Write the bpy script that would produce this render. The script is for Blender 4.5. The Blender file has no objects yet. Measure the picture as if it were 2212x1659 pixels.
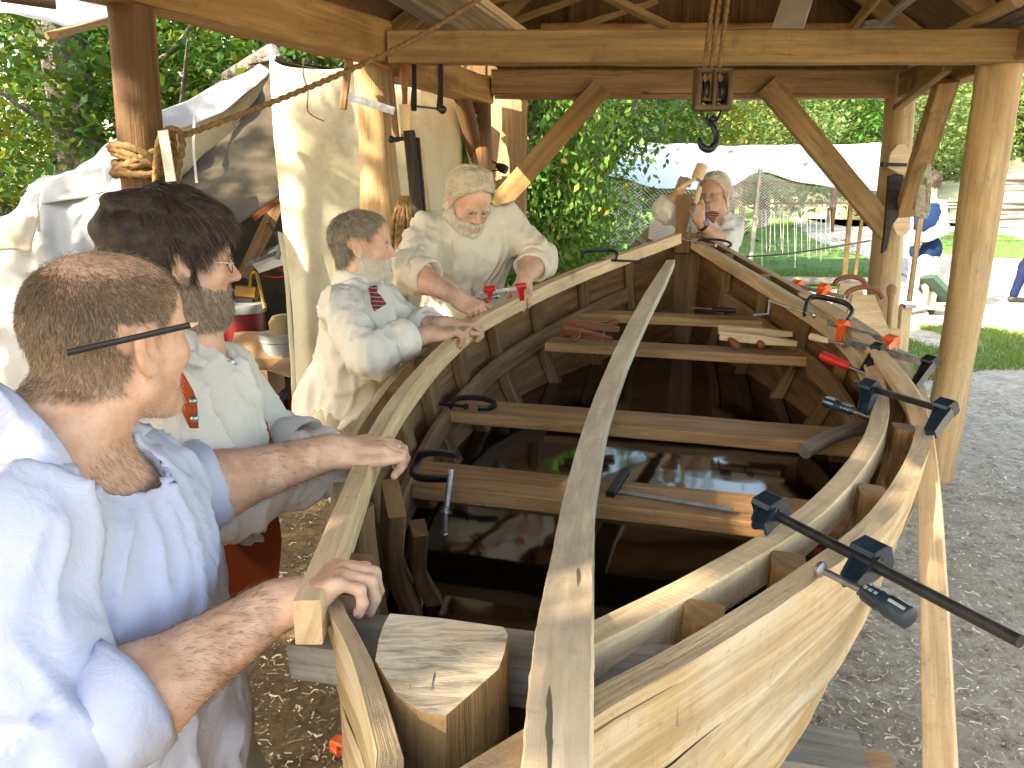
import bpy, math, random
import numpy as np
from mathutils import Vector, Matrix
rng = np.random.default_rng(7)
random.seed(7)
SC = bpy.context.scene
COL = SC.collection
FPX, CX, CY, PIT, CAMH = 1720.0, 1106.0, 829.5, math.radians(14), 1.68
cp, sp = math.cos(PIT), math.sin(PIT)
A = lambda *v: np.array(v, dtype=float)
CAM = A(0, 0, CAMH)
def ray(x, y):
    u = (x - CX) / FPX; v = -(y - CY) / FPX
    return A(u, cp + v * sp, -sp + v * cp)
def U(x, y, t): return CAM + ray(x, y) * t           # a measured point of the photograph at t metres
def G(x, y, z):                                      # the point seen at x, y that lies at height z
    r = ray(x, y); return CAM + r * ((z - CAMH) / r[2])
def nrm(v):
    v = np.asarray(v, float); return v / (np.linalg.norm(v) + 1e-12)

# ---------------------------------------------------------------- noise
_H = rng.random((64, 64, 64))
def vnoise(p):
    p = np.asarray(p); i = np.floor(p).astype(int); f = p - i; f = f * f * (3 - 2 * f)
    out = 0
    for dx in (0, 1):
        for dy in (0, 1):
            for dz in (0, 1):
                w = (f[:, 0] if dx else 1 - f[:, 0]) * (f[:, 1] if dy else 1 - f[:, 1]) * (f[:, 2] if dz else 1 - f[:, 2])
                out = out + w * _H[(i[:, 0] + dx) & 63, (i[:, 1] + dy) & 63, (i[:, 2] + dz) & 63]
    return out * 2 - 1
def fbm(p, n=3):
    return sum(vnoise(p * 2 ** k + 17.3 * k) / 2 ** k for k in range(n))
def ridge(p): return 1 - np.abs(vnoise(p)) * 2

# ---------------------------------------------------------------- objects
LOC = {}
def tag(o, label, cat, group=None, kind=None):
    if label: o['label'] = label
    if cat: o['category'] = cat
    if group: o['group'] = group
    if kind: o['kind'] = kind
    return o
def thing(name, loc, label, cat, group=None):
    o = bpy.data.objects.new(name, None); COL.objects.link(o)
    o.empty_display_size = .1
    o.location = tuple(loc); LOC[o] = A(*loc); tag(o, label, cat, group)
    return o
def mkobj(name, V, F, mat, parent=None, UV=None, MI=None, smooth=True, ang=42, label=None):
    V = np.asarray(V, float).reshape(-1, 3)
    if parent is not None: base = LOC[parent]
    else: base = A((V[:, 0].min() + V[:, 0].max()) / 2, (V[:, 1].min() + V[:, 1].max()) / 2, V[:, 2].min())
    me = bpy.data.meshes.new(name)
    if isinstance(F, np.ndarray):
        k = F.shape[1]; me.vertices.add(len(V)); me.vertices.foreach_set('co', (V - base).astype(np.float32).ravel())
        me.loops.add(F.size); me.loops.foreach_set('vertex_index', F.astype(np.int32).ravel())
        me.polygons.add(len(F)); me.polygons.foreach_set('loop_start', np.arange(0, F.size, k, dtype=np.int32))
        try: me.polygons.foreach_set('loop_total', np.full(len(F), k, dtype=np.int32))
        except Exception: pass
        me.update(calc_edges=True); me.validate()
    else:
        me.from_pydata([tuple(v) for v in (V - base)], [], [tuple(f) for f in F]); me.update()
    if UV is not None:
        l = me.uv_layers.new(name='UVMap'); l.data.foreach_set('uv', np.asarray(UV, np.float32).ravel())
    for m in (mat if isinstance(mat, (list, tuple)) else [mat]): me.materials.append(m)
    if MI is not None: me.polygons.foreach_set('material_index', np.asarray(MI, np.int32))
    if smooth:
        me.polygons.foreach_set('use_smooth', [True] * len(me.polygons))
        if ang: 
            try: me.set_sharp_from_angle(angle=math.radians(ang))
            except Exception: pass
    o = bpy.data.objects.new(name, me); COL.objects.link(o)
    if parent is not None:
        o.parent = parent; LOC[o] = base
    else:
        o.location = tuple(base); LOC[o] = base
    if label: o['label'] = label
    return o

class MB:
    """collects simple shapes into one mesh"""
    def __init__(s): s.V = []; s.F = []; s.UV = []; s.MI = []; s.n = 0; s.mi = 0
    def add(s, V, F, UV=None):
        V = np.asarray(V, float); s.V.append(V)
        for k, f in enumerate(F):
            s.F.append(tuple(i + s.n for i in f)); s.MI.append(s.mi)
            if UV is not None: s.UV += list(UV[k])
            else:
                P = V[list(f)]; n = np.abs(np.cross(P[1] - P[0], P[2] - P[0])); a = int(np.argmax(n))
                c = [(1, 2), (0, 2), (0, 1)][a]; s.UV += [(q[c[0]], q[c[1]]) for q in P]
        s.n += len(V); return s
    def build(s, name, mat, parent=None, smooth=True, ang=42, label=None):
        return mkobj(name, np.concatenate(s.V), s.F, mat, parent, s.UV, s.MI, smooth, ang, label)
    # --- shapes
    def sweep(s, P, w, h, up=(0, 0, 1), ch=.08, cap=True, jit=0.0, seed=0, roll=None):
        """rectangular bar along P; w across, h along up (numbers or lists)"""
        P = np.asarray(P, float); n = len(P); w = np.broadcast_to(w, n); h = np.broadcast_to(h, n)
        T = np.gradient(P, axis=0); L = np.concatenate([[0], np.cumsum(np.linalg.norm(np.diff(P, axis=0), axis=1))])
        up = np.asarray(up, float); V = []; off = random.random() * 40
        for i in range(n):
            t = nrm(T[i]); u0 = up[i] if up.ndim == 2 else up
            side = nrm(np.cross(t, u0)); u = np.cross(side, t)
            a, b = w[i] / 2, h[i] / 2; c = ch * min(a, b) * 2
            for q in ((-a, -b + c), (-a + c, -b), (a - c, -b), (a, -b + c), (a, b - c), (a - c, b), (-a + c, b), (-a, b - c)):
                j = (np.random.RandomState(seed + i * 8 + int(q[0] > 0) * 2 + int(q[1] > 0)).rand(2) - .5) * jit if jit else (0, 0)
                V.append(P[i] + side * (q[0] + j[0]) + u * (q[1] + j[1]))
        F = []; UV = []
        per = [0, 0, w[0], w[0], w[0] + h[0], w[0] + h[0], 2 * w[0] + h[0], 2 * w[0] + h[0], 2 * (w[0] + h[0])]
        for i in range(n - 1):
            for k in range(8):
                k2 = (k + 1) % 8
                F.append((i * 8 + k, i * 8 + k2, (i + 1) * 8 + k2, (i + 1) * 8 + k))
                UV.append([(L[i] + off, per[k] + off), (L[i] + off, per[k + 1] + off), (L[i + 1] + off, per[k + 1] + off), (L[i + 1] + off, per[k] + off)])
        if cap:
            F.append(tuple(range(7, -1, -1))); UV.append([(off + .02 * math.cos(k), off + .05 * math.sin(k)) for k in range(8)])
            b0 = (n - 1) * 8; F.append(tuple(range(b0, b0 + 8))); UV.append([(off + .02 * math.cos(k), off + .05 * math.sin(k)) for k in range(8)])
        return s.add(V, F, UV)
    def bar(s, a, b, w, h, up=(0, 0, 1), ch=.08, seg=1, jit=0, seed=0):
        a, b = A(*a), A(*b)
        return s.sweep([a + (b - a) * k / seg for k in range(seg + 1)], w, h, up, ch, True, jit, seed)
    def tube(s, P, r, n=12, cap=True, rn=0.0, ns=6.0, twist=None, sq=None):
        P = np.asarray(P, float); m = len(P); r = np.broadcast_to(r, m)
        T = np.gradient(P, axis=0); L = np.concatenate([[0], np.cumsum(np.linalg.norm(np.diff(P, axis=0), axis=1))])
        t0 = nrm(T[0]); ref = A(0, 0, 1) if abs(t0[2]) < .9 else A(1, 0, 0)
        x = nrm(np.cross(t0, ref)); V = []; off = random.random() * 30; sd = random.random() * 50
        for i in range(m):
            t = nrm(T[i]); x = nrm(x - t * (x @ t)); y = np.cross(t, x)
            th = np.arange(n) * 2 * math.pi / n; rr = np.full(n, r[i])
            if rn: rr = rr * (1 + rn * vnoise(np.stack([np.cos(th) * 1.3 + sd, np.sin(th) * 1.3 + sd, np.full(n, L[i] * ns)], 1)))
            if twist: rr = rr * (1 + .2 * np.cos(3 * th - L[i] * twist))
            V.append(P[i] + np.outer(np.cos(th) * rr, x) + np.outer(np.sin(th) * rr, y))
        V = np.concatenate(V); F = []; UV = []; c = 2 * math.pi * r[0] / n
        for i in range(m - 1):
            for k in range(n):
                k2 = (k + 1) % n
                F.append((i * n + k, i * n + k2, (i + 1) * n + k2, (i + 1) * n + k))
                UV.append([(L[i] + off, k * c), (L[i] + off, (k + 1) * c), (L[i + 1] + off, (k + 1) * c), (L[i + 1] + off, k * c)])
        if cap:
            for b0, rv in ((0, True), ((m - 1) * n, False)):
                f = list(range(b0, b0 + n)); f = f[::-1] if rv else f
                F.append(tuple(f)); UV.append([(off + .03 * math.cos(q), .03 * math.sin(q)) for q in range(n)])
        return s.add(V, F, UV)
    def lathe(s, a, b, prof, n=16, rn=0.0):
        """prof: list of (fraction along a-b, radius)"""
        a, b = A(*a), A(*b)
        return s.tube([a + (b - a) * f + (b - a) * 1e-5 * i for i, (f, r) in enumerate(prof)], [max(r, 1e-4) for f, r in prof], n, True, rn) if False else s._lathe(a, b, prof, n)
    def _lathe(s, a, b, prof, n):
        t = nrm(b - a); ref = A(0, 0, 1) if abs(t[2]) < .9 else A(1, 0, 0); x = nrm(np.cross(t, ref)); y = np.cross(t, x)
        th = np.arange(n) * 2 * math.pi / n; V = []; L = np.linalg.norm(b - a)
        for f, r in prof: V.append(a + (b - a) * f + np.outer(np.cos(th) * r, x) + np.outer(np.sin(th) * r, y))
        F = []; UV = []
        for i in range(len(prof) - 1):
            for k in range(n):
                k2 = (k + 1) % n; F.append((i * n + k, i * n + k2, (i + 1) * n + k2, (i + 1) * n + k))
                UV.append([(prof[i][0] * L, k * .02), (prof[i][0] * L, k * .02 + .02), (prof[i + 1][0] * L, k * .02 + .02), (prof[i + 1][0] * L, k * .02)])
        F.append(tuple(range(n - 1, -1, -1))); UV.append([(0, .01 * q) for q in range(n)])
        m = (len(prof) - 1) * n; F.append(tuple(range(m, m + n))); UV.append([(0, .01 * q) for q in range(n)])
        return s.add(np.concatenate(V), F, UV)
    def prism(s, poly, d):
        """poly: 3-D outline, extruded by vector d"""
        P = np.asarray(poly, float); n = len(P); V = np.concatenate([P, P + np.asarray(d, float)])
        F = [tuple(range(n - 1, -1, -1)), tuple(range(n, 2 * n))] + [(k, (k + 1) % n, n + (k + 1) % n, n + k) for k in range(n)]
        return s.add(V, F)
    def ball(s, c, r, n=10):
        c = A(*c); r = np.broadcast_to(r, 3); V = []; F = []
        for i in range(n + 1):
            ph = math.pi * i / n
            for k in range(n * 2):
                th = math.pi * k / n; V.append(c + r * A(math.sin(ph) * math.cos(th), math.sin(ph) * math.sin(th), math.cos(ph)))
        for i in range(n):
            for k in range(n * 2):
                F.append((i * 2 * n + k, (i + 1) * 2 * n + k, (i + 1) * 2 * n + (k + 1) % (2 * n), i * 2 * n + (k + 1) % (2 * n)))
        return s.add(V, F)
    def grid(s, P, thick=0.0, uv=1.0):
        """P: (m,n,3) surface, made a thin solid when thick > 0"""
        P = np.asarray(P, float); m, n = P.shape[:2]
        du = np.gradient(P, axis=0); dv = np.gradient(P, axis=1); N = np.cross(du, dv); N /= (np.linalg.norm(N, axis=2, keepdims=True) + 1e-9)
        su = np.concatenate([[0], np.cumsum(np.linalg.norm(np.diff(P[:, n // 2], axis=0), axis=1))]) * uv
        sv = np.concatenate([[0], np.cumsum(np.linalg.norm(np.diff(P[m // 2], axis=0), axis=1))]) * uv
        V = P.reshape(-1, 3); idx = lambda i, k: i * n + k; F = []; UV = []
        def q(f, uvs): F.append(f); UV.append(uvs)
        for i in range(m - 1):
            for k in range(n - 1):
                uvs = [(su[i], sv[k]), (su[i + 1], sv[k]), (su[i + 1], sv[k + 1]), (su[i], sv[k + 1])]
                q((idx(i, k), idx(i + 1, k), idx(i + 1, k + 1), idx(i, k + 1)), uvs)
        if thick:
            V = np.concatenate([V, (P - N * thick).reshape(-1, 3)]); o = m * n
            for i in range(m - 1):
                for k in range(n - 1):
                    uvs = [(su[i], sv[k]), (su[i], sv[k + 1]), (su[i + 1], sv[k + 1]), (su[i + 1], sv[k])]
                    q((o + idx(i, k), o + idx(i, k + 1), o + idx(i + 1, k + 1), o + idx(i + 1, k)), uvs)
            for i in range(m - 1):
                for k, fl in ((0, 0), (n - 1, 1)):
                    a, b = idx(i, k), idx(i + 1, k); f = (a, o + a, o + b, b) if not fl else (b, o + b, o + a, a)
                    q(f, [(su[i], sv[k])] * 2 + [(su[i + 1], sv[k])] * 2)
            for k in range(n - 1):
                for i, fl in ((0, 1), (m - 1, 0)):
                    a, b = idx(i, k), idx(i, k + 1); f = (a, o + a, o + b, b) if not fl else (b, o + b, o + a, a)
                    q(f, [(su[i], sv[k])] * 2 + [(su[i], sv[k + 1])] * 2)
        return s.add(V, F, UV)

def spline(P, n):
    """Catmull-Rom through P, n samples"""
    P = np.asarray(P, float); m = len(P)
    if m == 2: return P[0] + (P[1] - P[0]) * np.linspace(0, 1, n)[:, None]
    Q = np.concatenate([[2 * P[0] - P[1]], P, [2 * P[-1] - P[-2]]])
    u = np.linspace(0, m - 1 - 1e-9, n); i = u.astype(int); f = (u - i)[:, None]
    a, b, c, d = Q[i], Q[i + 1], Q[i + 2], Q[i + 3]
    return .5 * (2 * b + (c - a) * f + (2 * a - 5 * b + 4 * c - d) * f ** 2 + (3 * b - a - 3 * c + d) * f ** 3)
def surf(rows, m, n):
    """rows of control points -> smooth (m,n,3) surface"""
    R = np.stack([spline(r, n) for r in rows]); return np.stack([spline(R[:, k], m) for k in range(n)], axis=1)
def wrinkle(P, amp, sc, seed=0.0, d=None):
    P = np.asarray(P, float); du = np.gradient(P, axis=0); dv = np.gradient(P, axis=1); N = np.cross(du, dv); N /= (np.linalg.norm(N, axis=2, keepdims=True) + 1e-9)
    Q = P.reshape(-1, 3) * sc + seed
    if d is not None: d = nrm(d); Q = Q - np.outer(Q @ d, d) * .75
    w = fbm(Q + 0.7 * vnoise(Q * .7)[:, None], 3).reshape(P.shape[:2])
    return P + N * (w * amp)[..., None]

# ---------------------------------------------------------------- signed-distance bodies
class SDF:
    def __init__(s): s.pr = []
    def cap(s, a, b, ra, rb=None, k=.02, sub=False):
        s.pr.append(('c', A(*a), A(*b), float(ra), float(ra if rb is None else rb), k, sub)); return s
    def ell(s, c, r, R=None, k=.02, sub=False):
        s.pr.append(('e', A(*c), A(*r), np.eye(3) if R is None else np.asarray(R, float), k, 0, sub)); return s
    def bbox(s, p):
        if p[0] == 'c': R = max(p[3], p[4]); lo = np.minimum(p[1], p[2]) - R; hi = np.maximum(p[1], p[2]) + R
        else: R = max(p[2]); lo = p[1] - R; hi = p[1] + R
        return lo, hi
    def mesh(s, h, disp=None, it=1):
        pos = [s.bbox(p) for p in s.pr if not p[6]]
        lo = np.min([b[0] for b in pos], 0) - .03; hi = np.max([b[1] for b in pos], 0) + .03
        n = np.ceil((hi - lo) / h).astype(int) + 1
        F = np.full(n, .15, np.float32); ax = [lo[i] + np.arange(n[i]) * h for i in range(3)]
        for p in s.pr:
            k = p[5] if p[0] == 'c' else p[4]; bl, bh = s.bbox(p); mg = .03 + k
            i0 = np.clip(np.floor((bl - mg - lo) / h).astype(int), 0, n); i1 = np.clip(np.ceil((bh + mg - lo) / h).astype(int) + 1, 0, n)
            if np.any(i1 <= i0): continue
            X, Y, Z = np.meshgrid(ax[0][i0[0]:i1[0]], ax[1][i0[1]:i1[1]], ax[2][i0[2]:i1[2]], indexing='ij')
            q = np.stack([X, Y, Z], -1)
            if p[0] == 'c':
                ab = p[2] - p[1]; t = np.clip(((q - p[1]) @ ab) / (ab @ ab + 1e-12), 0, 1)
                d = np.linalg.norm(q - p[1] - t[..., None] * ab, axis=-1) - (p[3] + (p[4] - p[3]) * t)
            else:
                l = (q - p[1]) @ p[3]; e = l / p[2]; k0 = np.linalg.norm(e, axis=-1); k1 = np.linalg.norm(e / p[2], axis=-1) + 1e-9
                d = k0 * (k0 - 1) / k1
            sl = (slice(i0[0], i1[0]), slice(i0[1], i1[1]), slice(i0[2], i1[2])); f = F[sl]
            if p[6]:
                d = -d; hh = np.maximum(k - np.abs(f - d), 0) / k; F[sl] = np.maximum(f, d) + hh * hh * k * .25
            else:
                hh = np.maximum(k - np.abs(f - d), 0) / k; F[sl] = np.minimum(f, d) - hh * hh * k * .25
        V, Q = surfnets(F, lo, h)
        for _ in range(it): V = relax(V, Q)
        if disp is not None: V = V + vnormals(V, Q) * disp(V)[:, None]
        return V, Q
def surfnets(F, lo, h):
    ins = F < 0; n = F.shape
    c = np.zeros([k - 1 for k in n], np.int16)
    for dx in (0, 1):
        for dy in (0, 1):
            for dz in (0, 1): c += ins[dx:n[0] - 1 + dx, dy:n[1] - 1 + dy, dz:n[2] - 1 + dz]
    act = (c > 0) & (c < 8); ids = np.full(act.shape, -1, np.int64); I = np.argwhere(act); ids[act] = np.arange(len(I))
    acc = np.zeros((len(I), 3)); cnt = np.zeros(len(I))
    cor = [(a, b, d) for a in (0, 1) for b in (0, 1) for d in (0, 1)]
    for i, p in enumerate(cor):
        for q in cor[i + 1:]:
            if sum(abs(p[k] - q[k]) for k in range(3)) != 1: continue
            fa = F[I[:, 0] + p[0], I[:, 1] + p[1], I[:, 2] + p[2]]; fb = F[I[:, 0] + q[0], I[:, 1] + q[1], I[:, 2] + q[2]]
            m = (fa < 0) != (fb < 0); t = np.where(m, fa / np.where(m, fa - fb, 1), 0)
            acc += np.where(m[:, None], np.array(p) + t[:, None] * (np.array(q) - np.array(p)), 0); cnt += m
    V = lo + (I + acc / cnt[:, None]) * h; Q = []
    for ax in range(3):
        a1, a2 = (ax + 1) % 3, (ax + 2) % 3
        s0 = [slice(0, None)] * 3; s1 = [slice(0, None)] * 3; s0[ax] = slice(0, -1); s1[ax] = slice(1, None)
        m = ins[tuple(s0)] != ins[tuple(s1)]; E = np.argwhere(m); st = ins[tuple(s0)][m]
        ok = (E[:, a1] > 0) & (E[:, a2] > 0) & (E[:, a1] < n[a1] - 1) & (E[:, a2] < n[a2] - 1); E = E[ok]; st = st[ok]
        def g(d1, d2):
            e = E.copy(); e[:, a1] -= d1; e[:, a2] -= d2; return ids[e[:, 0], e[:, 1], e[:, 2]]
        q = np.stack([g(0, 0), g(1, 0), g(1, 1), g(0, 1)], 1); q[~st] = q[~st][:, ::-1]; Q.append(q)
    Q = np.concatenate(Q); return V, Q[(Q >= 0).all(1)]
def relax(V, Q):
    acc = np.zeros_like(V); c = np.zeros(len(V))
    for k in range(4):
        np.add.at(acc, Q[:, k], V[Q[:, (k + 1) % 4]] + V[Q[:, (k + 3) % 4]]); np.add.at(c, Q[:, k], 2)
    return V * .4 + acc / np.maximum(c, 1)[:, None] * .6
def vnormals(V, Q):
    fn = np.cross(V[Q[:, 2]] - V[Q[:, 0]], V[Q[:, 3]] - V[Q[:, 1]]); N = np.zeros_like(V)
    for k in range(4): np.add.at(N, Q[:, k], fn)
    return N / (np.linalg.norm(N, axis=1, keepdims=True) + 1e-12)
def joinm(L):
    V = []; Q = []; n = 0
    for v, q in L: V.append(v); Q.append(q + n); n += len(v)
    return np.concatenate(V), np.concatenate(Q)

# ---------------------------------------------------------------- materials
def _new(name):
    m = bpy.data.materials.new(name); m.use_nodes = True; nt = m.node_tree; b = nt.nodes['Principled BSDF']; return m, nt, b
def N_(nt, t, **k):
    n = nt.nodes.new(t)
    for a, v in k.items():
        if a in n.inputs: n.inputs[a].default_value = v
        else: setattr(n, a, v)
    return n
def ramp(nt, fac, stops):
    r = nt.nodes.new('ShaderNodeValToRGB'); e = r.color_ramp.elements
    while len(e) < len(stops): e.new(.5)
    for i, (p, c) in enumerate(stops): e[i].position = p; e[i].color = (*c, 1)
    nt.links.new(fac, r.inputs['Fac']); return r.outputs['Color']
def noise(nt, vec, scale, detail=4, rough=.6, mapscale=None, dist=0):
    if mapscale is not None:
        mp = N_(nt, 'ShaderNodeMapping'); mp.inputs['Scale'].default_value = mapscale; nt.links.new(vec, mp.inputs['Vector']); vec = mp.outputs['Vector']
    n = N_(nt, 'ShaderNodeTexNoise'); n.inputs['Scale'].default_value = scale; n.inputs['Detail'].default_value = detail; n.inputs['Roughness'].default_value = rough
    n.inputs['Distortion'].default_value = dist
    nt.links.new(vec, n.inputs['Vector']); return n.outputs['Fac']
def mixc(nt, fac, a, b, mode='MIX'):
    m = nt.nodes.new('ShaderNodeMix'); m.data_type = 'RGBA'; m.blend_type = mode
    for s, v in ((0, fac), (6, a), (7, b)):
        if hasattr(v, 'is_linked') or isinstance(v, bpy.types.NodeSocket): nt.links.new(v, m.inputs[s])
        else: m.inputs[s].default_value = v if s == 0 else (*v, 1)
    return m.outputs[2]
def bump(nt, b, h, st, dist=.01):
    n = N_(nt, 'ShaderNodeBump'); n.inputs['Strength'].default_value = st; n.inputs['Distance'].default_value = dist
    nt.links.new(h, n.inputs['Height']); nt.links.new(n.outputs['Normal'], b.inputs['Normal'])
def wood(name, c1, c2, c3=None, rough=.75, stain=None, gs=1.0, knots=0, saw=0, cracks=0, bs=.35):
    m, nt, b = _new(name); tc = N_(nt, 'ShaderNodeTexCoord'); uv = tc.outputs['UV']; ob = tc.outputs['Object']
    g = noise(nt, uv, 1, 5, .65, (2.2 * gs, 38 * gs, 1), .6); f = noise(nt, uv, 1, 3, .6, (7 * gs, 240 * gs, 1)); br = noise(nt, ob, 3.5, 4, .6)
    col = ramp(nt, g, [(.36, [x * .78 for x in c1]), (.62, [x * 1.08 for x in c2])]); col = mixc(nt, ramp(nt, f, [(.35, (.0, .0, .0)), (.75, (.5, .5, .5))]), col, [x * .62 for x in c1])
    if c3: col = mixc(nt, ramp(nt, br, [(.38, (0, 0, 0)), (.66, (.85, .85, .85))]), col, c3)
    if stain:
        sn = noise(nt, ob, 2.1, 6, .7); col = mixc(nt, ramp(nt, sn, [(.56, (0, 0, 0)), (.68, (.8, .8, .8))]), col, stain)
    if knots:
        v = N_(nt, 'ShaderNodeTexVoronoi'); v.inputs['Scale'].default_value = knots; nt.links.new(ob, v.inputs['Vector'])
        col = mixc(nt, ramp(nt, v.outputs['Distance'], [(.03, (.8, .8, .8)), (.09, (0, 0, 0))]), col, [x * .3 for x in c1])
    band = noise(nt, uv, 1, 4, .65, (1.3 * gs, 13 * gs, 1), 1.0); col = mixc(nt, ramp(nt, band, [(.44, (0, 0, 0)), (.62, (.6, .6, .6))]), col, [x * .62 for x in c1])
    sp_ = noise(nt, ob, 34, 5, .8); col = mixc(nt, ramp(nt, sp_, [(.56, (0, 0, 0)), (.70, (.55, .55, .55))]), col, [x * .5 for x in c1])
    h = N_(nt, 'ShaderNodeMath', operation='ADD'); nt.links.new(f, h.inputs[0]); nt.links.new(sp_, h.inputs[1]); h = h.outputs[0]
    if cracks:
        ck = noise(nt, uv, 1, 3, .5, (1.6, 55, 1), 1.2); ckr = ramp(nt, ck, [(.262, (1, 1, 1)), (.282, (0, 0, 0))]); col = mixc(nt, ckr, col, [x * .22 for x in c1])
    if saw:
        w = noise(nt, uv, 1, 2, .5, (saw, 1.5, 1)); col = mixc(nt, ramp(nt, w, [(.4, (0, 0, 0)), (.7, (.35, .35, .35))]), col, [x * .7 for x in c1]); h = w
    nt.links.new(col, b.inputs['Base Color']); b.inputs['Roughness'].default_value = rough; b.inputs['Specular IOR Level'].default_value = .3
    mx = N_(nt, 'ShaderNodeMath', operation='ADD'); nt.links.new(g, mx.inputs[0]); nt.links.new(h, mx.inputs[1]); bump(nt, b, mx.outputs[0], bs, .004)
    return m
def plain(name, c, rough=.6, metal=0, c2=None, sc=12, bs=0, bsc=60, spec=.5, coord='Object', lo=.4, hi=.65, sheen=0, detail=4, bd=.01):
    m, nt, b = _new(name); b.inputs['Base Color'].default_value = (*c, 1); b.inputs['Roughness'].default_value = rough; b.inputs['Metallic'].default_value = metal
    b.inputs['Specular IOR Level'].default_value = spec; tc = N_(nt, 'ShaderNodeTexCoord'); o = tc.outputs[coord]
    if c2 is not None: nt.links.new(ramp(nt, noise(nt, o, sc, detail, .6), [(lo, c), (hi, c2)]), b.inputs['Base Color'])
    if bs: bump(nt, b, noise(nt, o, bsc, 4, .6), bs, bd)
    return m
def cloth(name, c, c2=None, sc=4, rough=.9, trans=.0, bsc=14, bs=.35, stain=None):
    m, nt, b = _new(name); tc = N_(nt, 'ShaderNodeTexCoord'); o = tc.outputs['Object']
    col = ramp(nt, noise(nt, o, sc, 6, .65), [(.35, c), (.7, c2 or [x * .9 for x in c])])
    if stain: col = mixc(nt, ramp(nt, noise(nt, o, sc * .6, 7, .75), [(.5, (0, 0, 0)), (.72, (.9, .9, .9))]), col, stain)
    nt.links.new(col, b.inputs['Base Color']); b.inputs['Roughness'].default_value = rough; b.inputs['Specular IOR Level'].default_value = .15
    bump(nt, b, noise(nt, o, bsc, 5, .6, None, .8), bs, .012)
    if trans:
        tr = N_(nt, 'ShaderNodeBsdfTranslucent'); nt.links.new(col, tr.inputs['Color']); mx = N_(nt, 'ShaderNodeMixShader'); mx.inputs[0].default_value = trans
        nt.links.new(b.outputs[0], mx.inputs[1]); nt.links.new(tr.outputs[0], mx.inputs[2]); nt.links.new(mx.outputs[0], nt.nodes['Material Output'].inputs['Surface'])
    return m
def leafmat(name, c, c2, c3, trans=.35):
    m, nt, b = _new(name); g = N_(nt, 'ShaderNodeNewGeometry'); tc = N_(nt, 'ShaderNodeTexCoord')
    col = ramp(nt, g.outputs['Random Per Island'], [(0, c), (.55, c2), (.93, c2), (1, c3)])
    col = mixc(nt, ramp(nt, noise(nt, tc.outputs['Object'], 1.1, 3), [(.4, (0, 0, 0)), (.65, (.7, .7, .7))]), col, [x * 1.35 for x in c2])
    nt.links.new(col, b.inputs['Base Color']); b.inputs['Roughness'].default_value = .55; b.inputs['Specular IOR Level'].default_value = .3
    tr = N_(nt, 'ShaderNodeBsdfTranslucent'); nt.links.new(mixc(nt, .5, col, (.25, .32, .03)), tr.inputs['Color']); mx = N_(nt, 'ShaderNodeMixShader'); mx.inputs[0].default_value = trans
    nt.links.new(b.outputs[0], mx.inputs[1]); nt.links.new(tr.outputs[0], mx.inputs[2]); nt.links.new(mx.outputs[0], nt.nodes['Material Output'].inputs['Surface'])
    return m

M = {}
M['pine'] = wood('pine_new', (.68, .48, .28), (.80, .61, .39), (.74, .54, .33), .7, knots=2.5)
M['ash'] = wood('ash_sawn', (.62, .45, .27), (.76, .59, .38), (.70, .51, .31), .75, saw=160, knots=1.6)
M['ashgray'] = wood('ash_weathered', (.72, .58, .40), (.82, .70, .52), (.76, .60, .40), .8, cracks=1, stain=(.66, .48, .30))
M['oak'] = wood('oak_boat', (.16, .085, .034), (.30, .17, .072), (.24, .135, .06), .6, cracks=.5)
M['oakin'] = wood('oak_inside', (.17, .083, .033), (.36, .19, .08), (.26, .135, .058), .55, stain=(.14, .10, .07))
M['oaklt'] = wood('oak_thwart', (.32, .165, .075), (.50, .29, .135), (.44, .27, .12), .55, cracks=.5)
M['barkedge'] = wood('bark_edge', (.05, .03, .018), (.14, .09, .05), None, .95, bs=.8)
M['hull'] = wood('hull_new', (.50, .33, .15), (.66, .50, .29), (.62, .56, .44), .75, stain=(.42, .27, .13), gs=1.0, cracks=1)
M['edge'] = wood('sawn_edge', (.58, .42, .25), (.74, .56, .36), (.64, .48, .30), .9, bs=.8)
M['beam'] = wood('beam_hewn', (.30, .16, .052), (.50, .31, .12), (.40, .24, .10), .8, stain=(.12, .08, .045), gs=.5, bs=.9, cracks=1, knots=1.2)
M['beamlt'] = wood('beam_sawn', (.24, .15, .062), (.39, .255, .11), (.31, .20, .09), .8, gs=.5, stain=(.10, .07, .035), bs=.9, cracks=1, knots=1.1)
M['roof'] = wood('roof_boards', (.11, .06, .025), (.20, .115, .05), (.15, .085, .038), .85)
M['gray'] = wood('wood_gray', (.22, .20, .17), (.34, .31, .27), (.28, .26, .23), .9, cracks=1)
M['plank'] = wood('planed_board', (.42, .33, .22), (.56, .46, .33), None, .8, knots=2)
M['log'] = wood('log_peeled', (.12, .06, .025), (.22, .125, .055), (.08, .042, .02), .75, stain=(.25, .15, .075), gs=.45, knots=2.2, bs=.9, cracks=1)
M['loglt'] = wood('log_pale', (.40, .27, .13), (.56, .42, .25), (.46, .31, .15), .75, stain=(.30, .25, .20), gs=.45, knots=2.0, bs=.9, cracks=1)
M['darkwood'] = wood('wood_dark', (.02, .012, .008), (.05, .03, .02), None, .5)
M['blockwood'] = wood('wood_block', (.07, .045, .025), (.14, .09, .05), None, .6)
M['redwood'] = wood('wood_cherry', (.20, .06, .025), (.34, .12, .05), None, .45)
M['white'] = plain('whitewashed_board', (.62, .60, .54), .8, c2=(.5, .47, .4), sc=5)
M['iron'] = plain('black_iron', (.012, .012, .014), .42, .3, c2=(.03, .03, .033), sc=20)
M['paint'] = plain('blue_black_paint', (.008, .018, .032), .35, 0, c2=(.015, .03, .05), sc=25)
M['steel'] = plain('steel', (.24, .25, .26), .38, .9, c2=(.42, .42, .44), sc=30)
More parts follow.
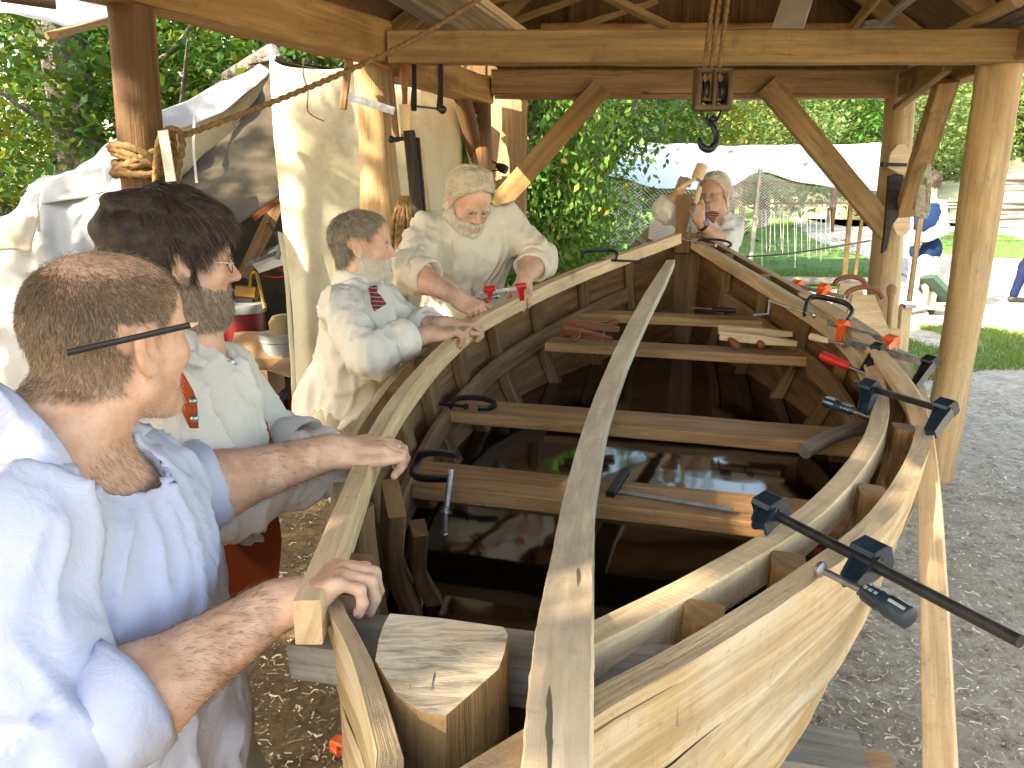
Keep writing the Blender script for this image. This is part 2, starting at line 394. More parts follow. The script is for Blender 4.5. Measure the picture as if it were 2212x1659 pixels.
M['grip'] = plain('grip_rubber', (.015, .035, .055), .5)
M['gripgray'] = plain('grip_inlay', (.22, .25, .28), .6)
M['orange'] = plain('orange_enamel', (.75, .13, .03), .4, 0, c2=(.5, .08, .02), sc=20)
M['red'] = plain('red_lacquer', (.5, .02, .02), .3)
M['paper'] = plain('paper_label', (.6, .58, .5), .7)
M['rope'] = plain('rope_manila', (.15, .085, .032), .9, c2=(.27, .16, .065), sc=60, bs=.6, bsc=220)
M['ropelt'] = plain('rope_pale', (.34, .31, .2), .9, c2=(.5, .46, .33), sc=60, bs=.6, bsc=220)
M['canvas'] = cloth('canvas_old', (.56, .50, .34), (.66, .62, .47), 2.2, trans=.12, stain=(.30, .28, .17), bsc=9)
M['canvasin'] = cloth('canvas_stained_shade', (.055, .046, .034), (.10, .084, .06), 2.2, trans=0, stain=(.03, .026, .02), bsc=9)  # tent shade put into the dark colour; only the blotches are stains
M['canvaswh'] = cloth('canvas_white', (.46, .465, .47), (.38, .38, .37), 2, trans=.12, bsc=6, bs=.5)
M['tarp'] = cloth('tarp_white', (.80, .83, .86), (.74, .78, .8), 1, trans=.25, bsc=3)
M['linen'] = cloth('linen_shirt', (.66, .65, .62), (.59, .58, .55), 5, bsc=22, bs=.4)
M['linencast'] = cloth('linen_blue_cast', (.50, .55, .72), (.44, .49, .66), 5, bsc=22, bs=.4)  # white linen with the blue cast of skylight put into its colour
M['linenw'] = cloth('linen_warm', (.64, .59, .50), (.57, .52, .44), 5, bsc=22, bs=.4)
M['trous'] = cloth('trousers_drab', (.42, .38, .29), (.34, .31, .23), 5, bsc=22)
M['trousg'] = cloth('trousers_gray', (.34, .34, .33), (.27, .27, .27), 5, bsc=22)
M['rust'] = cloth('vest_rust', (.36, .075, .025), (.28, .055, .02), 5, bsc=40, bs=.2)
M['navy'] = cloth('vest_navy', (.006, .022, .07), (.005, .016, .055), 5)
M['jeans'] = cloth('jeans', (.005, .009, .035), (.007, .013, .05), 8)
M['black'] = plain('black_stuff', (.01, .01, .01), .6)
M['skin1'] = plain('skin_tanned', (.54, .31, .21), .55, c2=(.68, .44, .33), sc=22, bs=.35, bsc=260, spec=.35, bd=.003)
M['skin2'] = plain('skin_ruddy', (.52, .30, .21), .55, c2=(.64, .41, .31), sc=14, bs=.2, bsc=120, spec=.35, bd=.003)
M['skin3'] = plain('skin_brown', (.42, .24, .165), .55, c2=(.52, .32, .225), sc=14, bs=.2, bsc=120, spec=.35, bd=.003)
M['nail'] = plain('nail', (.66, .40, .34), .3)
M['eyew'] = plain('eye', (.5, .48, .45), .2)
for k, c, c2 in (('hdark', (.012, .008, .006), (.085, .05, .03)), ('hbrown', (.12, .08, .05), (.24, .165, .11)), ('hgray', (.17, .14, .10), (.34, .30, .24)),
                 ('hwhite', (.55, .47, .32), (.78, .71, .55)), ('hfade', (.26, .185, .125), (.44, .33, .24)), ('hwhiteb', (.60, .54, .44), (.82, .77, .66)), ('hstub', (.45, .32, .23), (.66, .54, .42))):
    m, nt, b = _new('hair_' + k[1:]); g = N_(nt, 'ShaderNodeNewGeometry'); nt.links.new(ramp(nt, g.outputs['Random Per Island'], [(0, c), (1, c2)]), b.inputs['Base Color']); b.inputs['Roughness'].default_value = .5; M[k] = m
    M[k + 'c'] = plain('haircap_' + k[1:], [x * .8 for x in c], .7, c2=[(x + y) * .42 for x, y in zip(c, c2)], sc=45, detail=6, bs=.6, bsc=90)
M['water'], nt, b = _new('dark_water')
b.inputs['Base Color'].default_value = (.006, .004, .003, 1); b.inputs['Roughness'].default_value = .06; b.inputs['IOR'].default_value = 1.4; b.inputs['Specular IOR Level'].default_value = .75
tc = N_(nt, 'ShaderNodeTexCoord'); bump(nt, b, noise(nt, tc.outputs['Object'], 5, 2, .4), .06, .02)
def UY(x, y, Y): r = ray(x, y); return CAM + r * (Y / r[1])
# ---------------------------------------------------------------- ground
m, nt, b = _new('wood_chip_ground'); tc = N_(nt, 'ShaderNodeTexCoord'); o = tc.outputs['Object']
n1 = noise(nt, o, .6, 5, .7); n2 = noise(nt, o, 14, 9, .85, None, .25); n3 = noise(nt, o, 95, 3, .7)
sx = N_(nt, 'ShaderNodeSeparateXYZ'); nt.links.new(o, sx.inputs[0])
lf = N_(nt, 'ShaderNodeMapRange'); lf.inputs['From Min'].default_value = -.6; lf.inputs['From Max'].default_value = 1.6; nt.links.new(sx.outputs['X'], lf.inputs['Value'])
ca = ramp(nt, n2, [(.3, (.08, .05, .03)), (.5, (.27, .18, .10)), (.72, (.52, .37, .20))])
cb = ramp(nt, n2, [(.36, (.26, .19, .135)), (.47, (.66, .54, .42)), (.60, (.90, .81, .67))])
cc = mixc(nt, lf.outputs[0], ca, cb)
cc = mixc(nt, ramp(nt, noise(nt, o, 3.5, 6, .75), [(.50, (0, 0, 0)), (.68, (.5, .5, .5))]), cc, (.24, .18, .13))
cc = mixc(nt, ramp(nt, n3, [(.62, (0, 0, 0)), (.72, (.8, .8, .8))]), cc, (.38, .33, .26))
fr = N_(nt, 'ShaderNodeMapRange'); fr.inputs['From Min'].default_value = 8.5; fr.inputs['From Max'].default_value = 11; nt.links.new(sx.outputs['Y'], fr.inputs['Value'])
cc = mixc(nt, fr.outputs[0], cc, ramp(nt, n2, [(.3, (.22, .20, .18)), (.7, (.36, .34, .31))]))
nt.links.new(cc, b.inputs['Base Color']); b.inputs['Roughness'].default_value = .95; b.inputs['Specular IOR Level'].default_value = .1
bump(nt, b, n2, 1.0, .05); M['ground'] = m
def hgt(x, y): return .0
g = MB(); xs = [-300, -60, -20, -8, -4, -2, 0, 2, 4, 8, 20, 60, 300]; ys = [-60, -10, -3, 0, 2, 4, 6, 9, 14, 25, 60, 300, 700]
g.grid([[(x, y, -.01 if max(abs(x), y) > 8 else 0.0) for y in ys] for x in xs][::-1])
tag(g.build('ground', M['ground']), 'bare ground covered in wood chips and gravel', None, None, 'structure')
m, nt, b = _new('lawn_grass'); tc = N_(nt, 'ShaderNodeTexCoord'); o = tc.outputs['Object']
col = ramp(nt, noise(nt, o, 1.2, 6, .7), [(.3, (.07, .17, .025)), (.55, (.12, .25, .04)), (.75, (.22, .30, .08))]); col = mixc(nt, ramp(nt, noise(nt, o, 40, 3, .7), [(.4, (0, 0, 0)), (.7, (.6, .6, .6))]), col, (.04, .12, .015))
nt.links.new(col, b.inputs['Base Color']); b.inputs['Roughness'].default_value = .9; bump(nt, b, noise(nt, o, 60, 3, .7), .8, .05); M['lawn'] = m
def patch(name, pts, z, mat, label=None, kind='structure', jag=.25):
    pts = np.asarray(pts, float); n = len(pts); Q = []
    for i in range(n):
        a, b2 = pts[i], pts[(i + 1) % n]; k = max(2, int(np.linalg.norm(b2 - a) / .6)); k = min(k, 40)
        for j in range(k): Q.append(a + (b2 - a) * j / k + (np.array([random.random(), random.random()]) - .5) * jag)
    mb = MB(); mb.add([(q[0], q[1], z) for q in Q], [tuple(range(len(Q)))]); o = mb.build(name, mat, smooth=False)
    tag(o, label, None, None, kind); return o
def gp(x, y, z=0): p = G(x, y, z); return (p[0], p[1])
patch('lawn', [gp(1130, 640), gp(1290, 660), gp(1500, 640), gp(1700, 628), gp(1880, 618), gp(1900, 560), gp(1780, 490), gp(1700, 455), gp(1640, 430), gp(1380, 418), gp(1200, 424), gp(900, 500), gp(960, 600)], .004, M['lawn'], 'mown green lawn beyond the shed')
patch('far_field', [gp(1905, 415), gp(2300, 440), (60, 90), (60, 160), (0, 160), gp(1500, 409)], .004, M['lawn'], 'sunlit far field')
patch('grass_verge', [gp(1990, 500), gp(2120, 500), gp(2260, 520), gp(2260, 560), gp(2120, 555), gp(2000, 545)], .006, M['lawn'], 'strip of grass beside the log pile')
0 and patch('grass_strip', [gp(1900, 735), gp(1990, 715), gp(2100, 715), gp(2240, 735), gp(2240, 790), gp(2130, 790), gp(2000, 810), gp(1920, 800)], .006, M['lawn'], 'rough grass along the shed edge', jag=.4)
M['path'] = plain('gravel_path', (.34, .32, .30), .95, c2=(.44, .42, .39), sc=9, detail=8, bs=.6, bsc=70)
patch('path', [gp(1760, 520), gp(1690, 455), gp(1640, 432), gp(1800, 425), gp(2010, 452), gp(2260, 470), gp(2260, 512), gp(2120, 498), gp(2000, 505), gp(1960, 600), gp(1880, 560)], .010, M['path'], 'pale gravel path curving past the lawn')
# loose shavings lying everywhere
V = []; F = []; N = 90000; r = np.random.RandomState(3)
for i in range(N):
    if i < 52000: x = .8 + r.rand() * 3.2; y = .9 + r.rand() ** .8 * 6.5
    elif i < 76000: x = -1.2 + r.rand() * 1.4; y = .9 + r.rand() * 3.8
    else: x = -1.5 + r.rand() * 6; y = 4 + r.rand() * 5
    if vnoise(A(x * 1.6, y * 1.6, 3)[None])[0] < r.rand() * 1.0 - .62: continue
    a = r.rand() * 6.28; L = .005 + r.rand() ** 4 * .045; w_ = .0015 + r.rand() * .005; c = (r.rand() - .5) * 2.0
    d1 = A(math.cos(a), math.sin(a), (r.rand() - .4) * .5); d2 = A(-math.sin(a), math.cos(a), (r.rand() - .5) * .9); p = A(x, y, .004 + r.rand() * .008)
    mid = p + d1 * L * .5 + A(-math.sin(a), math.cos(a), .3) * L * c * .35
    k = len(V); V += [p, p + d2 * w_, mid + d2 * w_, mid, p + d1 * L + d2 * w_, p + d1 * L]; F += [(k, k + 1, k + 2, k + 3), (k + 3, k + 2, k + 4, k + 5)]
m, nt, b = _new('shavings'); gg = N_(nt, 'ShaderNodeNewGeometry'); nt.links.new(ramp(nt, gg.outputs['Random Per Island'], [(0, (.16, .11, .07)), (.45, (.50, .40, .29)), (1, (.80, .72, .58))]), b.inputs['Base Color']); b.inputs['Roughness'].default_value = .9
tag(mkobj('wood_shavings', V, np.array(F), m, smooth=False), 'curled wood shavings and chips scattered over the ground', None, None, 'stuff')

# ---------------------------------------------------------------- timber shed
SH = thing('timber_shed', (0.6, 4.3, 0), 'open timber-framed boat shed of log posts and hewn beams with a board roof', 'shed')
def logp(name, a, b, r0, r1, mat='log', bend=.02, n=18, rn=.09, label=None, parent=SH):
    a, b = A(*a), A(*b); f = np.linspace(0, 1, n)[:, None]; L = np.linalg.norm(b - a); s = random.random() * 9
    P = a + (b - a) * f + np.stack([np.sin(f[:, 0] * 4 + s) * bend, np.cos(f[:, 0] * 3 + s) * bend, f[:, 0] * 0], 1)
    mb = MB(); mb.tube(P, np.linspace(r0, r1, n), 20, True, rn, 2.6); return mb.build(name, M[mat], parent, ang=60, label=label)
PL0, PL1 = A(-1.34, 3.03), A(-.70, 4.36)
logp('post', (-1.44, 3.05, -.02), (-1.335, 3.05, 2.3), .084, .077, 'log', .008, label='dark log post wound with rope')
logp('post', (-.70, 4.45, -.02), (-.70, 4.45, 2.3), .125, .10, 'loglt', .02, rn=.16, label='knotty pale log post hung with clamps')
logp('post', (-.17, 5.80, -.02), (-.21, 5.80, 2.3), .085, .07, 'log', .01, label='slim log post at the back corner')
logp('post', (2.50, 4.43, -.02), (2.55, 4.43, 2.42), .093, .112, 'loglt', .012, rn=.12, label='pale log post at the front right')
logp('post', (2.74, 5.78, -.02), (2.66, 5.78, 2.42), .112, .095, 'loglt', .01, label='pale log post at the back right with a cut notch')
logp('brace', U(988, 188, 5.2), U(1052, 430, 5.9), .062, .055, 'log', .01, label='slanting log brace')
def beam(name, a, b, w, h, mat='beam', up=(0, 0, 1), seg=12, jit=.008, ch=.06, label=None, parent=SH):
    mb = MB(); mb.bar(a, b, w, h, up, ch, seg, jit, random.randrange(999)); return mb.build(name, M[mat], parent, label=label)
d0 = (PL1 - PL0) / np.linalg.norm(PL1 - PL0)
pa = PL0 - d0 * 2.6
beam('wall_plate', (pa[0], pa[1], 2.40), (PL1[0] + .02, PL1[1], 2.38), .17, .20, 'beam', seg=26, jit=.012, label='hewn plate beam along the left side')
beam('wall_plate', (-.66, 4.52, 2.33), (-.2, 5.85, 2.31), .16, .17, 'beam', jit=.012)
beam('wall_plate', (2.56, 4.55, 2.34), (2.68, 5.72, 2.34), .13, .16, 'beamlt')
beam('wall_plate', (2.58, 4.30, 2.37), (2.5, .75, 2.37), .14, .17, 'beamlt')
beam('tie_beam', (-.62, 4.32, 2.355), (2.75, 4.32, 2.36), .14, .155, 'beamlt', seg=16, jit=.007, label='front tie beam across the shed')
beam('tie_beam', (-.14, 5.80, 2.365), (2.95, 5.80, 2.365), .14, .155, 'beamlt', seg=16, jit=.004, label='rear tie beam across the shed')
beam('fascia_board', (-.12, 5.79, 2.272), (2.6, 5.79, 2.272), .1, .026, 'oakin')
beam('collar_beam', (.2, 5.93, 2.69), (2.9, 5.93, 2.69), .09, .14, 'beam')
beam('brace', UY(1300, 188, 5.70), UY(1072, 446, 5.70), .07, .145, 'beamlt', up=(1, 0, .8), jit=.004, label='long left knee brace')
beam('brace', UY(1656, 182, 5.70), UY(1918, 500, 5.70), .07, .145, 'beamlt', up=(1, 0, -.8), jit=.004, label='long right knee brace')
beam('brace', U(2046, 172, 4.55), U(1954, 462, 5.25), .075, .12, 'beamlt', up=(1, 0, 0), jit=.005)
beam('brace', U(2046, 147, 4.28), U(1938, 233, 5.15), .05, .035, 'beamlt', jit=.002)
# back gable of boards, roof boards and rafters
RZ = 3.75
def rl(Y): return A(.95, Y, RZ)
def el(Y): p = PL0 + d0 * ((Y - PL0[1]) / d0[1]); return A(p[0] - .22, Y, 2.47)
def er(Y): return A(2.95, Y, 2.42)
for k in range(17):
    x0 = -.3 + k * .2; zt = min(RZ, 2.47 + (x0 + .7) * .78) if x0 < .95 else min(RZ, 2.42 + (3.1 - x0) * .64)
    if zt < 2.6: continue
    beam('gable_board', (x0, 6.02 + .012 * (k % 2), 2.44), (x0, 6.02 + .022 * (k % 2), zt), .225, .02, 'roof', up=(0, 1, 0), seg=2, jit=.002)
for Y in np.arange(.85, 6.3, .78):
    beam('rafter', el(Y) + A(0, 0, -.03), rl(Y) + A(0, 0, -.04), .06, .10, 'beamlt', seg=2)
    beam('rafter', er(Y) + A(0, 0, -.03), rl(Y) + A(0, 0, -.04), .06, .10, 'beamlt', seg=2)
for side in (el, er):
    for k in range(11):
        f0, f1 = k / 11, (k + 1.12) / 11; a0 = [side(Y) * (1 - f0) + rl(Y) * f0 for Y in (.7, 6.2)]; a1 = [side(Y) * (1 - f1) + rl(Y) * f1 for Y in (-1.6, 6.2)]
        z = A(0, 0, .035 + .012 * (k % 2)); mb = MB(); mb.grid([[a0[0] + z, a0[1] + z], [a1[0] + z, a1[1] + z]], .018); mb.build('roof_board', M['roof'], SH, smooth=False)
beam('rafter', U(1000, 10, 4.9), U(1330, -60, 4.9), .05, .06, 'beam'); 
for (x0, y0, x1, y1) in ((862, 104, 1010, 8), (1030, 74, 1300, -22), (1160, 88, 1420, 2)):
    beam('roof_batten', UY(x0, y0, 5.5), UY(x1, y1, 5.5), .05, .035, 'beamlt')

# things stored on the ties
def board(name, label, a, b, w, h, mat, cat='board', group='boards stored in the rafters', up=(0, 0, 1), jit=.002):
    mb = MB(); mb.bar(a, b, w, h, up, .05, 6, jit, random.randrange(999)); return tag(mb.build(name, M[mat]), label, cat, group)
ZT = 2.445
def rest(x, y): return G(x, y, ZT)
board('stored_board', 'pale whitewashed board lying across the tie beams above the hook', G(1695, 82, 2.455), G(1728, -20, 2.75), .17, .022, 'white')
board('stored_board', 'long plain plank in the rafters, leftmost beside the rope', G(1010, 82, 2.455), G(840, -20, 2.60), .13, .03, 'gray')
board('stored_board', 'wide pale sheet of board in the rafters right of the rope', G(1085, 82, 2.455), G(920, -30, 2.60), .25, .02, 'plank')
board('stored_board', 'orange-edged narrow plank against the wide sheet in the rafters', G(1143, 82, 2.47), G(1020, -10, 2.62), .05, .04, 'pine')
board('stored_board', 'plank slanting over the middle of the front tie beam', G(1492, 82, 2.455), G(1305, -10, 2.65), .075, .03, 'beamlt')
board('stored_board', 'thin batten beside the paddle in the rafters', G(1822, 84, 2.455), G(1905, -20, 2.60), .03, .05, 'beamlt')
pr = MB(); a, b_ = G(1862, 82, 2.47), G(1990, -20, 2.62)
pr.sweep(spline([a, a + (b_ - a) * .3, a + (b_ - a) * .36, a + (b_ - a) * .42, b_], 24), [.19] * 6 + [.2] * 3 + [.12, .07, .05] + [.045] * 12, [.018] * 9 + [.03] * 15, (0, 0, 1), .2)
tag(pr.build('canoe_paddle', M['gray']), 'gray wooden paddle with a broad square blade stored on the tie beam', 'paddle', None)
for i, (x0, x1, y1, r_) in enumerate(((2030, 2200, 0, .035), (2062, 2240, 12, .02), (2095, 2255, 30, .02), (2120, 2260, 55, .018))):
    mb = MB(); mb.tube(spline([G(x0, 84, 2.46), G((x0 + x1) / 2, (84 + y1) / 2, 2.49), G(x1, y1, 2.52)], 8), r_, 10, rn=.05)
    tag(mb.build('stored_pole', M['gray' if i else 'loglt']), ['thick round pole on the right end of the tie beam', 'thin pole just right of the thick round pole', 'thin pole second from the right rafters edge', 'thinnest pole nearest the right post in the rafters'][i], 'pole', 'poles stored in the rafters')

# plywood upright and its edge strip
mb = MB(); mb.sweep([UY(1094, 470, 6.05), UY(1094, 188, 6.05)], .30, .03, (0, 1, 0), .02)
tag(mb.build('upright_board', wood('pine_knotty', (.42, .28, .16), (.52, .37, .23), None, .75, knots=5)), 'knotty pine board standing upright behind the left knee brace', 'board')

# ---------------------------------------------------------------- boat
BA = A(-.06, .75); BD = nrm(A(.28, .96)); BP = A(BD[1], -BD[0])
def zs(Y): return 1.08 + (.3 * ((Y - 1.9) / 3.2) ** 2 if Y > 1.9 else .08 * ((1.9 - Y) / 1.1) ** 2)
WR = np.array([[-.3, .0], [0, .13], [.14, .205], [.45, .36], [.8, .52], [1.3, .68], [1.7, .755], [2.15, .775], [2.66, .72], [3.37, .49], [3.92, .26], [4.5, .0], [4.62, -.05]])
WL = np.array([[-.3, -.10], [0, .10], [.17, .235], [.45, .385], [.97, .62], [1.34, .73], [1.71, .81], [2.03, .845], [2.62, .85], [3.29, .71], [3.89, .50], [4.5, .19], [4.62, .13]])
def csp(T, s):
    i = min(max(int(np.searchsorted(T[:, 0], s)) - 1, 0), len(T) - 2); x0, x1 = T[i, 0], T[i + 1, 0]; h = x1 - x0; u = (s - x0) / h
    def m_(j):
        if j <= 0 or j >= len(T) - 1: k = max(1, min(j, len(T) - 1)); return (T[k, 1] - T[k - 1, 1]) / (T[k, 0] - T[k - 1, 0])
        return (T[j + 1, 1] - T[j - 1, 1]) / (T[j + 1, 0] - T[j - 1, 0])
    return (2 * u ** 3 - 3 * u ** 2 + 1) * T[i, 1] + (u ** 3 - 2 * u ** 2 + u) * h * m_(i) + (-2 * u ** 3 + 3 * u ** 2) * T[i + 1, 1] + (u ** 3 - u ** 2) * h * m_(i + 1)
SMAX = 4.62
def mid(s):   # keel line, halfway between the two sheers at the ends
    return BP * ((csp(WR, s) - csp(WL, s)) / 2)
def halfw(s, sd): return (csp(WR, s) + csp(WL, s)) / 2
def sheerp(s, sd, off=0.0, dz=0.0):
    c = BA + BD * s + mid(s); w = halfw(s, sd) + off; z = zs(BA[1] + BD[1] * s)
    return A(*(c + BP * w * sd), z + dz)
def zk(s): return .34 + .10 * abs((s - 2.2) / 2.3) ** 3
def hullp(s, sd, a, off=0.0):
    """a: 0 at sheer, 1 at keel"""
    c = BA + BD * s + mid(s); w = halfw(s, sd); z1 = zs(BA[1] + BD[1] * s); z0 = zk(s); th = a * math.pi / 2
    e = .8 + .8 * max(0, 1 - w / .45)
    return A(*(c + BP * sd * (max(w * math.cos(th) ** e, .012) + off * math.cos(th * .8))), z1 - (z1 - z0) * math.sin(th) ** 1.08 - off * math.sin(th) * .8)
BOAT = thing('wooden_boat', (.56, 2.9, 0.34), 'double-ended wooden plank boat under construction, holding dark water and crossed by four thwarts', 'boat')
NS = 7; SS = np.linspace(-.26, 4.60, 92); edges = np.linspace(0, .985, NS + 1)
for sd in (1, -1):
    for k in range(NS):
        a0, a1 = edges[k], edges[k + 1]; rows = []; rr = np.random.RandomState(k * 7 + (sd > 0))
        lv = vnoise(np.stack([SS * 5 + k * 9, SS * 0 + sd, SS * 0], 1))
        for j in range(5):
            f = j / 4; out = ((.036 if sd > 0 else .020) - .004 * f) if k == 0 else .010 + .020 * f
            rows.append([hullp(s, sd, a0 + (a1 - a0) * f + (.010 + .004 * rr.rand() + .009 * abs(lv[i]) if k and j == 0 else (-.009 - .003 * rr.rand() - .010 * abs(lv[-1 - i]) if j == 4 else 0)), out + (.003 * rr.rand() if j in (0, 4) else 0)) for i, s in enumerate(SS)])
        P = np.array(rows); Pi = np.array([[hullp(s, sd, a0 + (a1 - a0) * j / 4, -.004) for s in SS] for j in range(5)])
        mb = MB(); m_, n_ = P.shape[:2]
        du = np.concatenate([[0], np.cumsum(np.linalg.norm(np.diff(P[2], axis=0), axis=1))]); Vv = np.concatenate([P.reshape(-1, 3), Pi.reshape(-1, 3)]); o_ = m_ * n_; Fs = []; Us = []; Ms = []
        ho = k * 3.3 + sd
        for i in range(m_ - 1):
            for j in range(n_ - 1):
                q = [i * n_ + j, i * n_ + j + 1, (i + 1) * n_ + j + 1, (i + 1) * n_ + j]; uv = [(du[j] + ho, i * .04 + ho), (du[j + 1] + ho, i * .04 + ho), (du[j + 1] + ho, i * .04 + .04 + ho), (du[j] + ho, i * .04 + .04 + ho)]
                fl = sd < 0
                Fs.append(tuple(q if not fl else q[::-1])); Us.append(uv if not fl else uv[::-1]); Ms.append(0)
                q2 = [x + o_ for x in q]; Fs.append(tuple(q2[::-1] if not fl else q2)); Us.append(uv[::-1] if not fl else uv); Ms.append(1)
        for j in range(n_ - 1):
            for i, fl in ((0, sd > 0), (m_ - 1, sd < 0)):
                a_, b_ = i * n_ + j, i * n_ + j + 1; q = (a_, b_, b_ + o_, a_ + o_); uv = [(du[j] + ho, 0), (du[j + 1] + ho, 0), (du[j + 1] + ho, .03), (du[j] + ho, .03)]
                Fs.append(q if not fl else q[::-1]); Us.append(uv if not fl else uv[::-1]); Ms.append(2 if (i == 0 and k == 0) else 3)
        for j in (0, n_ - 1):
            for i in range(m_ - 1): a_, b_ = i * n_ + j, (i + 1) * n_ + j; Fs.append((a_, b_, b_ + o_, a_ + o_)); Us.append([(0, 0), (.02, 0), (.02, .02), (0, .02)]); Ms.append(2)
        mb.add(Vv, Fs, Us); mb.MI = Ms
        hm = 'hull' if k else 'hull'
        mb.build('strake', [M[hm], M['oakin'], M['edge'], M['barkedge']], BOAT, ang=50)
# ribs
RS = [.42, .72, 1.05, 1.55, 1.93 + .2, 2.5, 2.75 + .1, 3.15 + .1, 3.7, 4.05]
RS = [.28, .52, .95, 1.45, 1.85, 2.25, 2.68, 3.12, 3.6, 4.05]
for sd in (1, -1):
    for s in RS:
        P = []
        for a in np.linspace(0.0, .97, 16): P.append(hullp(s, sd, a, -.030))
        P = np.array(P); P[0, 2] += .0
        mb = MB(); mb.sweep(P, .062, .052, np.array([[BD[0], BD[1], 0]] * 16) if False else A(BD[1] * sd, -BD[0] * sd, 0.15), .12)
        mb.build('rib', M['oak'], BOAT, label=None)
# riser, inwale, thwarts
for sd in (1, -1):
    P = []
    for s in np.linspace(.9, 3.95, 30):
        z = zs(BA[1] + BD[1] * s) - .245
        lo, hi = 0, .9
        for _ in range(20):
            m_ = (lo + hi) / 2
            if hullp(s, sd, m_)[2] > z: lo = m_
            else: hi = m_
        P.append(hullp(s, sd, lo, -.072))
    mb = MB(); mb.sweep(P, .022, .085, (0, 0, 1), .1); mb.build('riser', wood('riser_w%d' % sd, (.26, .14, .07), (.40, .24, .13), None, .6), BOAT, label='curved riser plank carrying the thwarts')
THW = []
for i, s in enumerate((1.30, 1.96, 2.95, 3.5)):
    z = zs(BA[1] + BD[1] * s) - .20; w = halfw(s, 1)
    c = BA + BD * s + mid(s); e0 = c - BP * (w - .075); e1 = c + BP * (w - .075)
    if i == 2: e0 = c - BP * (w - .30 + .12)
    tw = .19 if i < 2 else .15
    mb = MB(); mb.bar(A(*e0, z - .022), A(*e1, z - .022), tw, .042, (0, 0, 1), .08, 8, .003, i)
    THW.append((s, z)); mb.build('thwart', M['oaklt'], BOAT)
P = [sheerp(s, 1, -.092, -.024) for s in np.linspace(.12, 4.40, 60)]
mb = MB(); mb.sweep(P, .044, .062, (0, 0, 1), .06, jit=.001); mb.build('inwale', M['ash'], BOAT, label='fresh pale inwale strip clamped inside the right gunwale')
# spacer blocks between right inwale and strake come from the rib heads; cross timber behind the post
z = 1.06; c = BA + BD * .17 + mid(.17)
mb = MB(); mb.bar(A(*(c - BP * .275), z), A(*(c + BP * .235), z + .03), .105, .05, (0, 0, 1), .1, 4, .004); mb.build('cross_timber', M['gray'], BOAT, label='weathered gray timber lying across the stern behind the post')
# stern post
top = [(840, 1323), (950, 1333), (1090, 1353), (1101, 1369), (1092, 1413), (1080, 1446), (1020, 1500), (964, 1549), (910, 1543), (854, 1506), (807, 1426), (817, 1373), (827, 1346)]
T0 = np.array([G(x, y, 1.165) for x, y in top]); cc_ = T0.mean(0)
mb = MB(); rings = []; zz = [0, -.006, -.05, -.12, -.25, -.5, -.84]
for j, dz in enumerate(zz):
    sc = [.975, 1, 1, .99, .95, .86, .8][j]; R_ = np.random.RandomState(j)
    rings.append([cc_ + (p - cc_) * A(sc, sc, 1) + A(0, 0, dz) + (R_.rand(3) - .5) * .004 * (j > 1) for p in T0])
rings = np.array(rings); n_ = len(top); Fs = []; Us = []; Mi = []
for j in range(len(zz) - 1):
    for i in range(n_):
        k = (i + 1) % n_; Fs.append((j * n_ + i, (j + 1) * n_ + i, (j + 1) * n_ + k, j * n_ + k)); Us.append([(zz[j], i * .04), (zz[j + 1], i * .04), (zz[j + 1], i * .04 + .04), (zz[j], i * .04 + .04)]); Mi.append(0)
Fs.append(tuple(range(n_))[::-1]); Us.append([(p[0] * .6 + p[1], p[1] * 0.9 - p[0]) for p in T0][::-1]); Mi.append(1)
mb.add(rings.reshape(-1, 3), Fs, Us); mb.MI = Mi
mg, nt, b = _new('end_grain'); tc = N_(nt, 'ShaderNodeTexCoord'); o = tc.outputs['Object']
n1 = noise(nt, o, 22, 6, .7, (.6, 2.6, 1), .5); cl = ramp(nt, n1, [(.32, (.20, .17, .13)), (.52, (.64, .54, .40)), (.75, (.78, .66, .47))])
cl = mixc(nt, ramp(nt, noise(nt, o, 12, 5, .7), [(.5, (0, 0, 0)), (.72, (.7, .7, .7))]), cl, (.60, .40, .22))
ck = noise(nt, o, 9, 3, .5, (3.2, .5, 1), 1.4); cl = mixc(nt, ramp(nt, ck, [(.30, (1, 1, 1)), (.335, (0, 0, 0))]), cl, (.04, .033, .03))
cl = mixc(nt, ramp(nt, noise(nt, o, 6, 6, .75), [(.62, (0, 0, 0)), (.72, (.7, .7, .7))]), cl, (.17, .15, .15))
nt.links.new(cl, b.inputs['Base Color']); b.inputs['Roughness'].default_value = .85; bump(nt, b, n1, .6, .006)
pw = wood('post_side', (.40, .25, .11), (.56, .38, .18), (.48, .28, .12), .7, stain=(.07, .05, .035), gs=.8, bs=.7)
mb.build('stern_post', [pw, mg], BOAT, ang=35, label='massive squared stern post with a checked and blackened end-grain top')
# stem at the far end
c1 = sheerp(4.56, 1, 0)[:2] * .5 + sheerp(4.56, -1, 0)[:2] * .5
mb = MB(); mb.bar(A(*c1, .45), A(*c1, 1.385), .20, .08, (BD[0], BD[1], 0), .1, 4); mb.build('stem', M['oakin'], BOAT)
mb = MB(); c2 = U(1476, 505, 4.98); c3 = U(1479, 421, 4.98); mb.bar(c2 + A(0, 0, -.12), c3, .095, .05, (BD[0], BD[1], 0), .04, 2); mb.build('stem_head', M['oak'], BOAT, label='dark square stem head rising at the far end')
# near left inside cheek boards
for (x0, y0, z0, x1, y1, z1, w_, nm) in ((850, 1075, 1.08, 905, 1345, .68, .10, 'futtock'), (905, 1140, .95, 960, 1330, .66, .05, 'futtock')):
    a, b_ = G(x0, y0, z0), G(x1, y1, z1); mb = MB(); mb.sweep(spline([a, (a + b_) / 2 + A(-.03, .0, 0), b_], 8), w_, .035, (1, .2, .2), .1); mb.build(nm, M['oak'], BOAT)
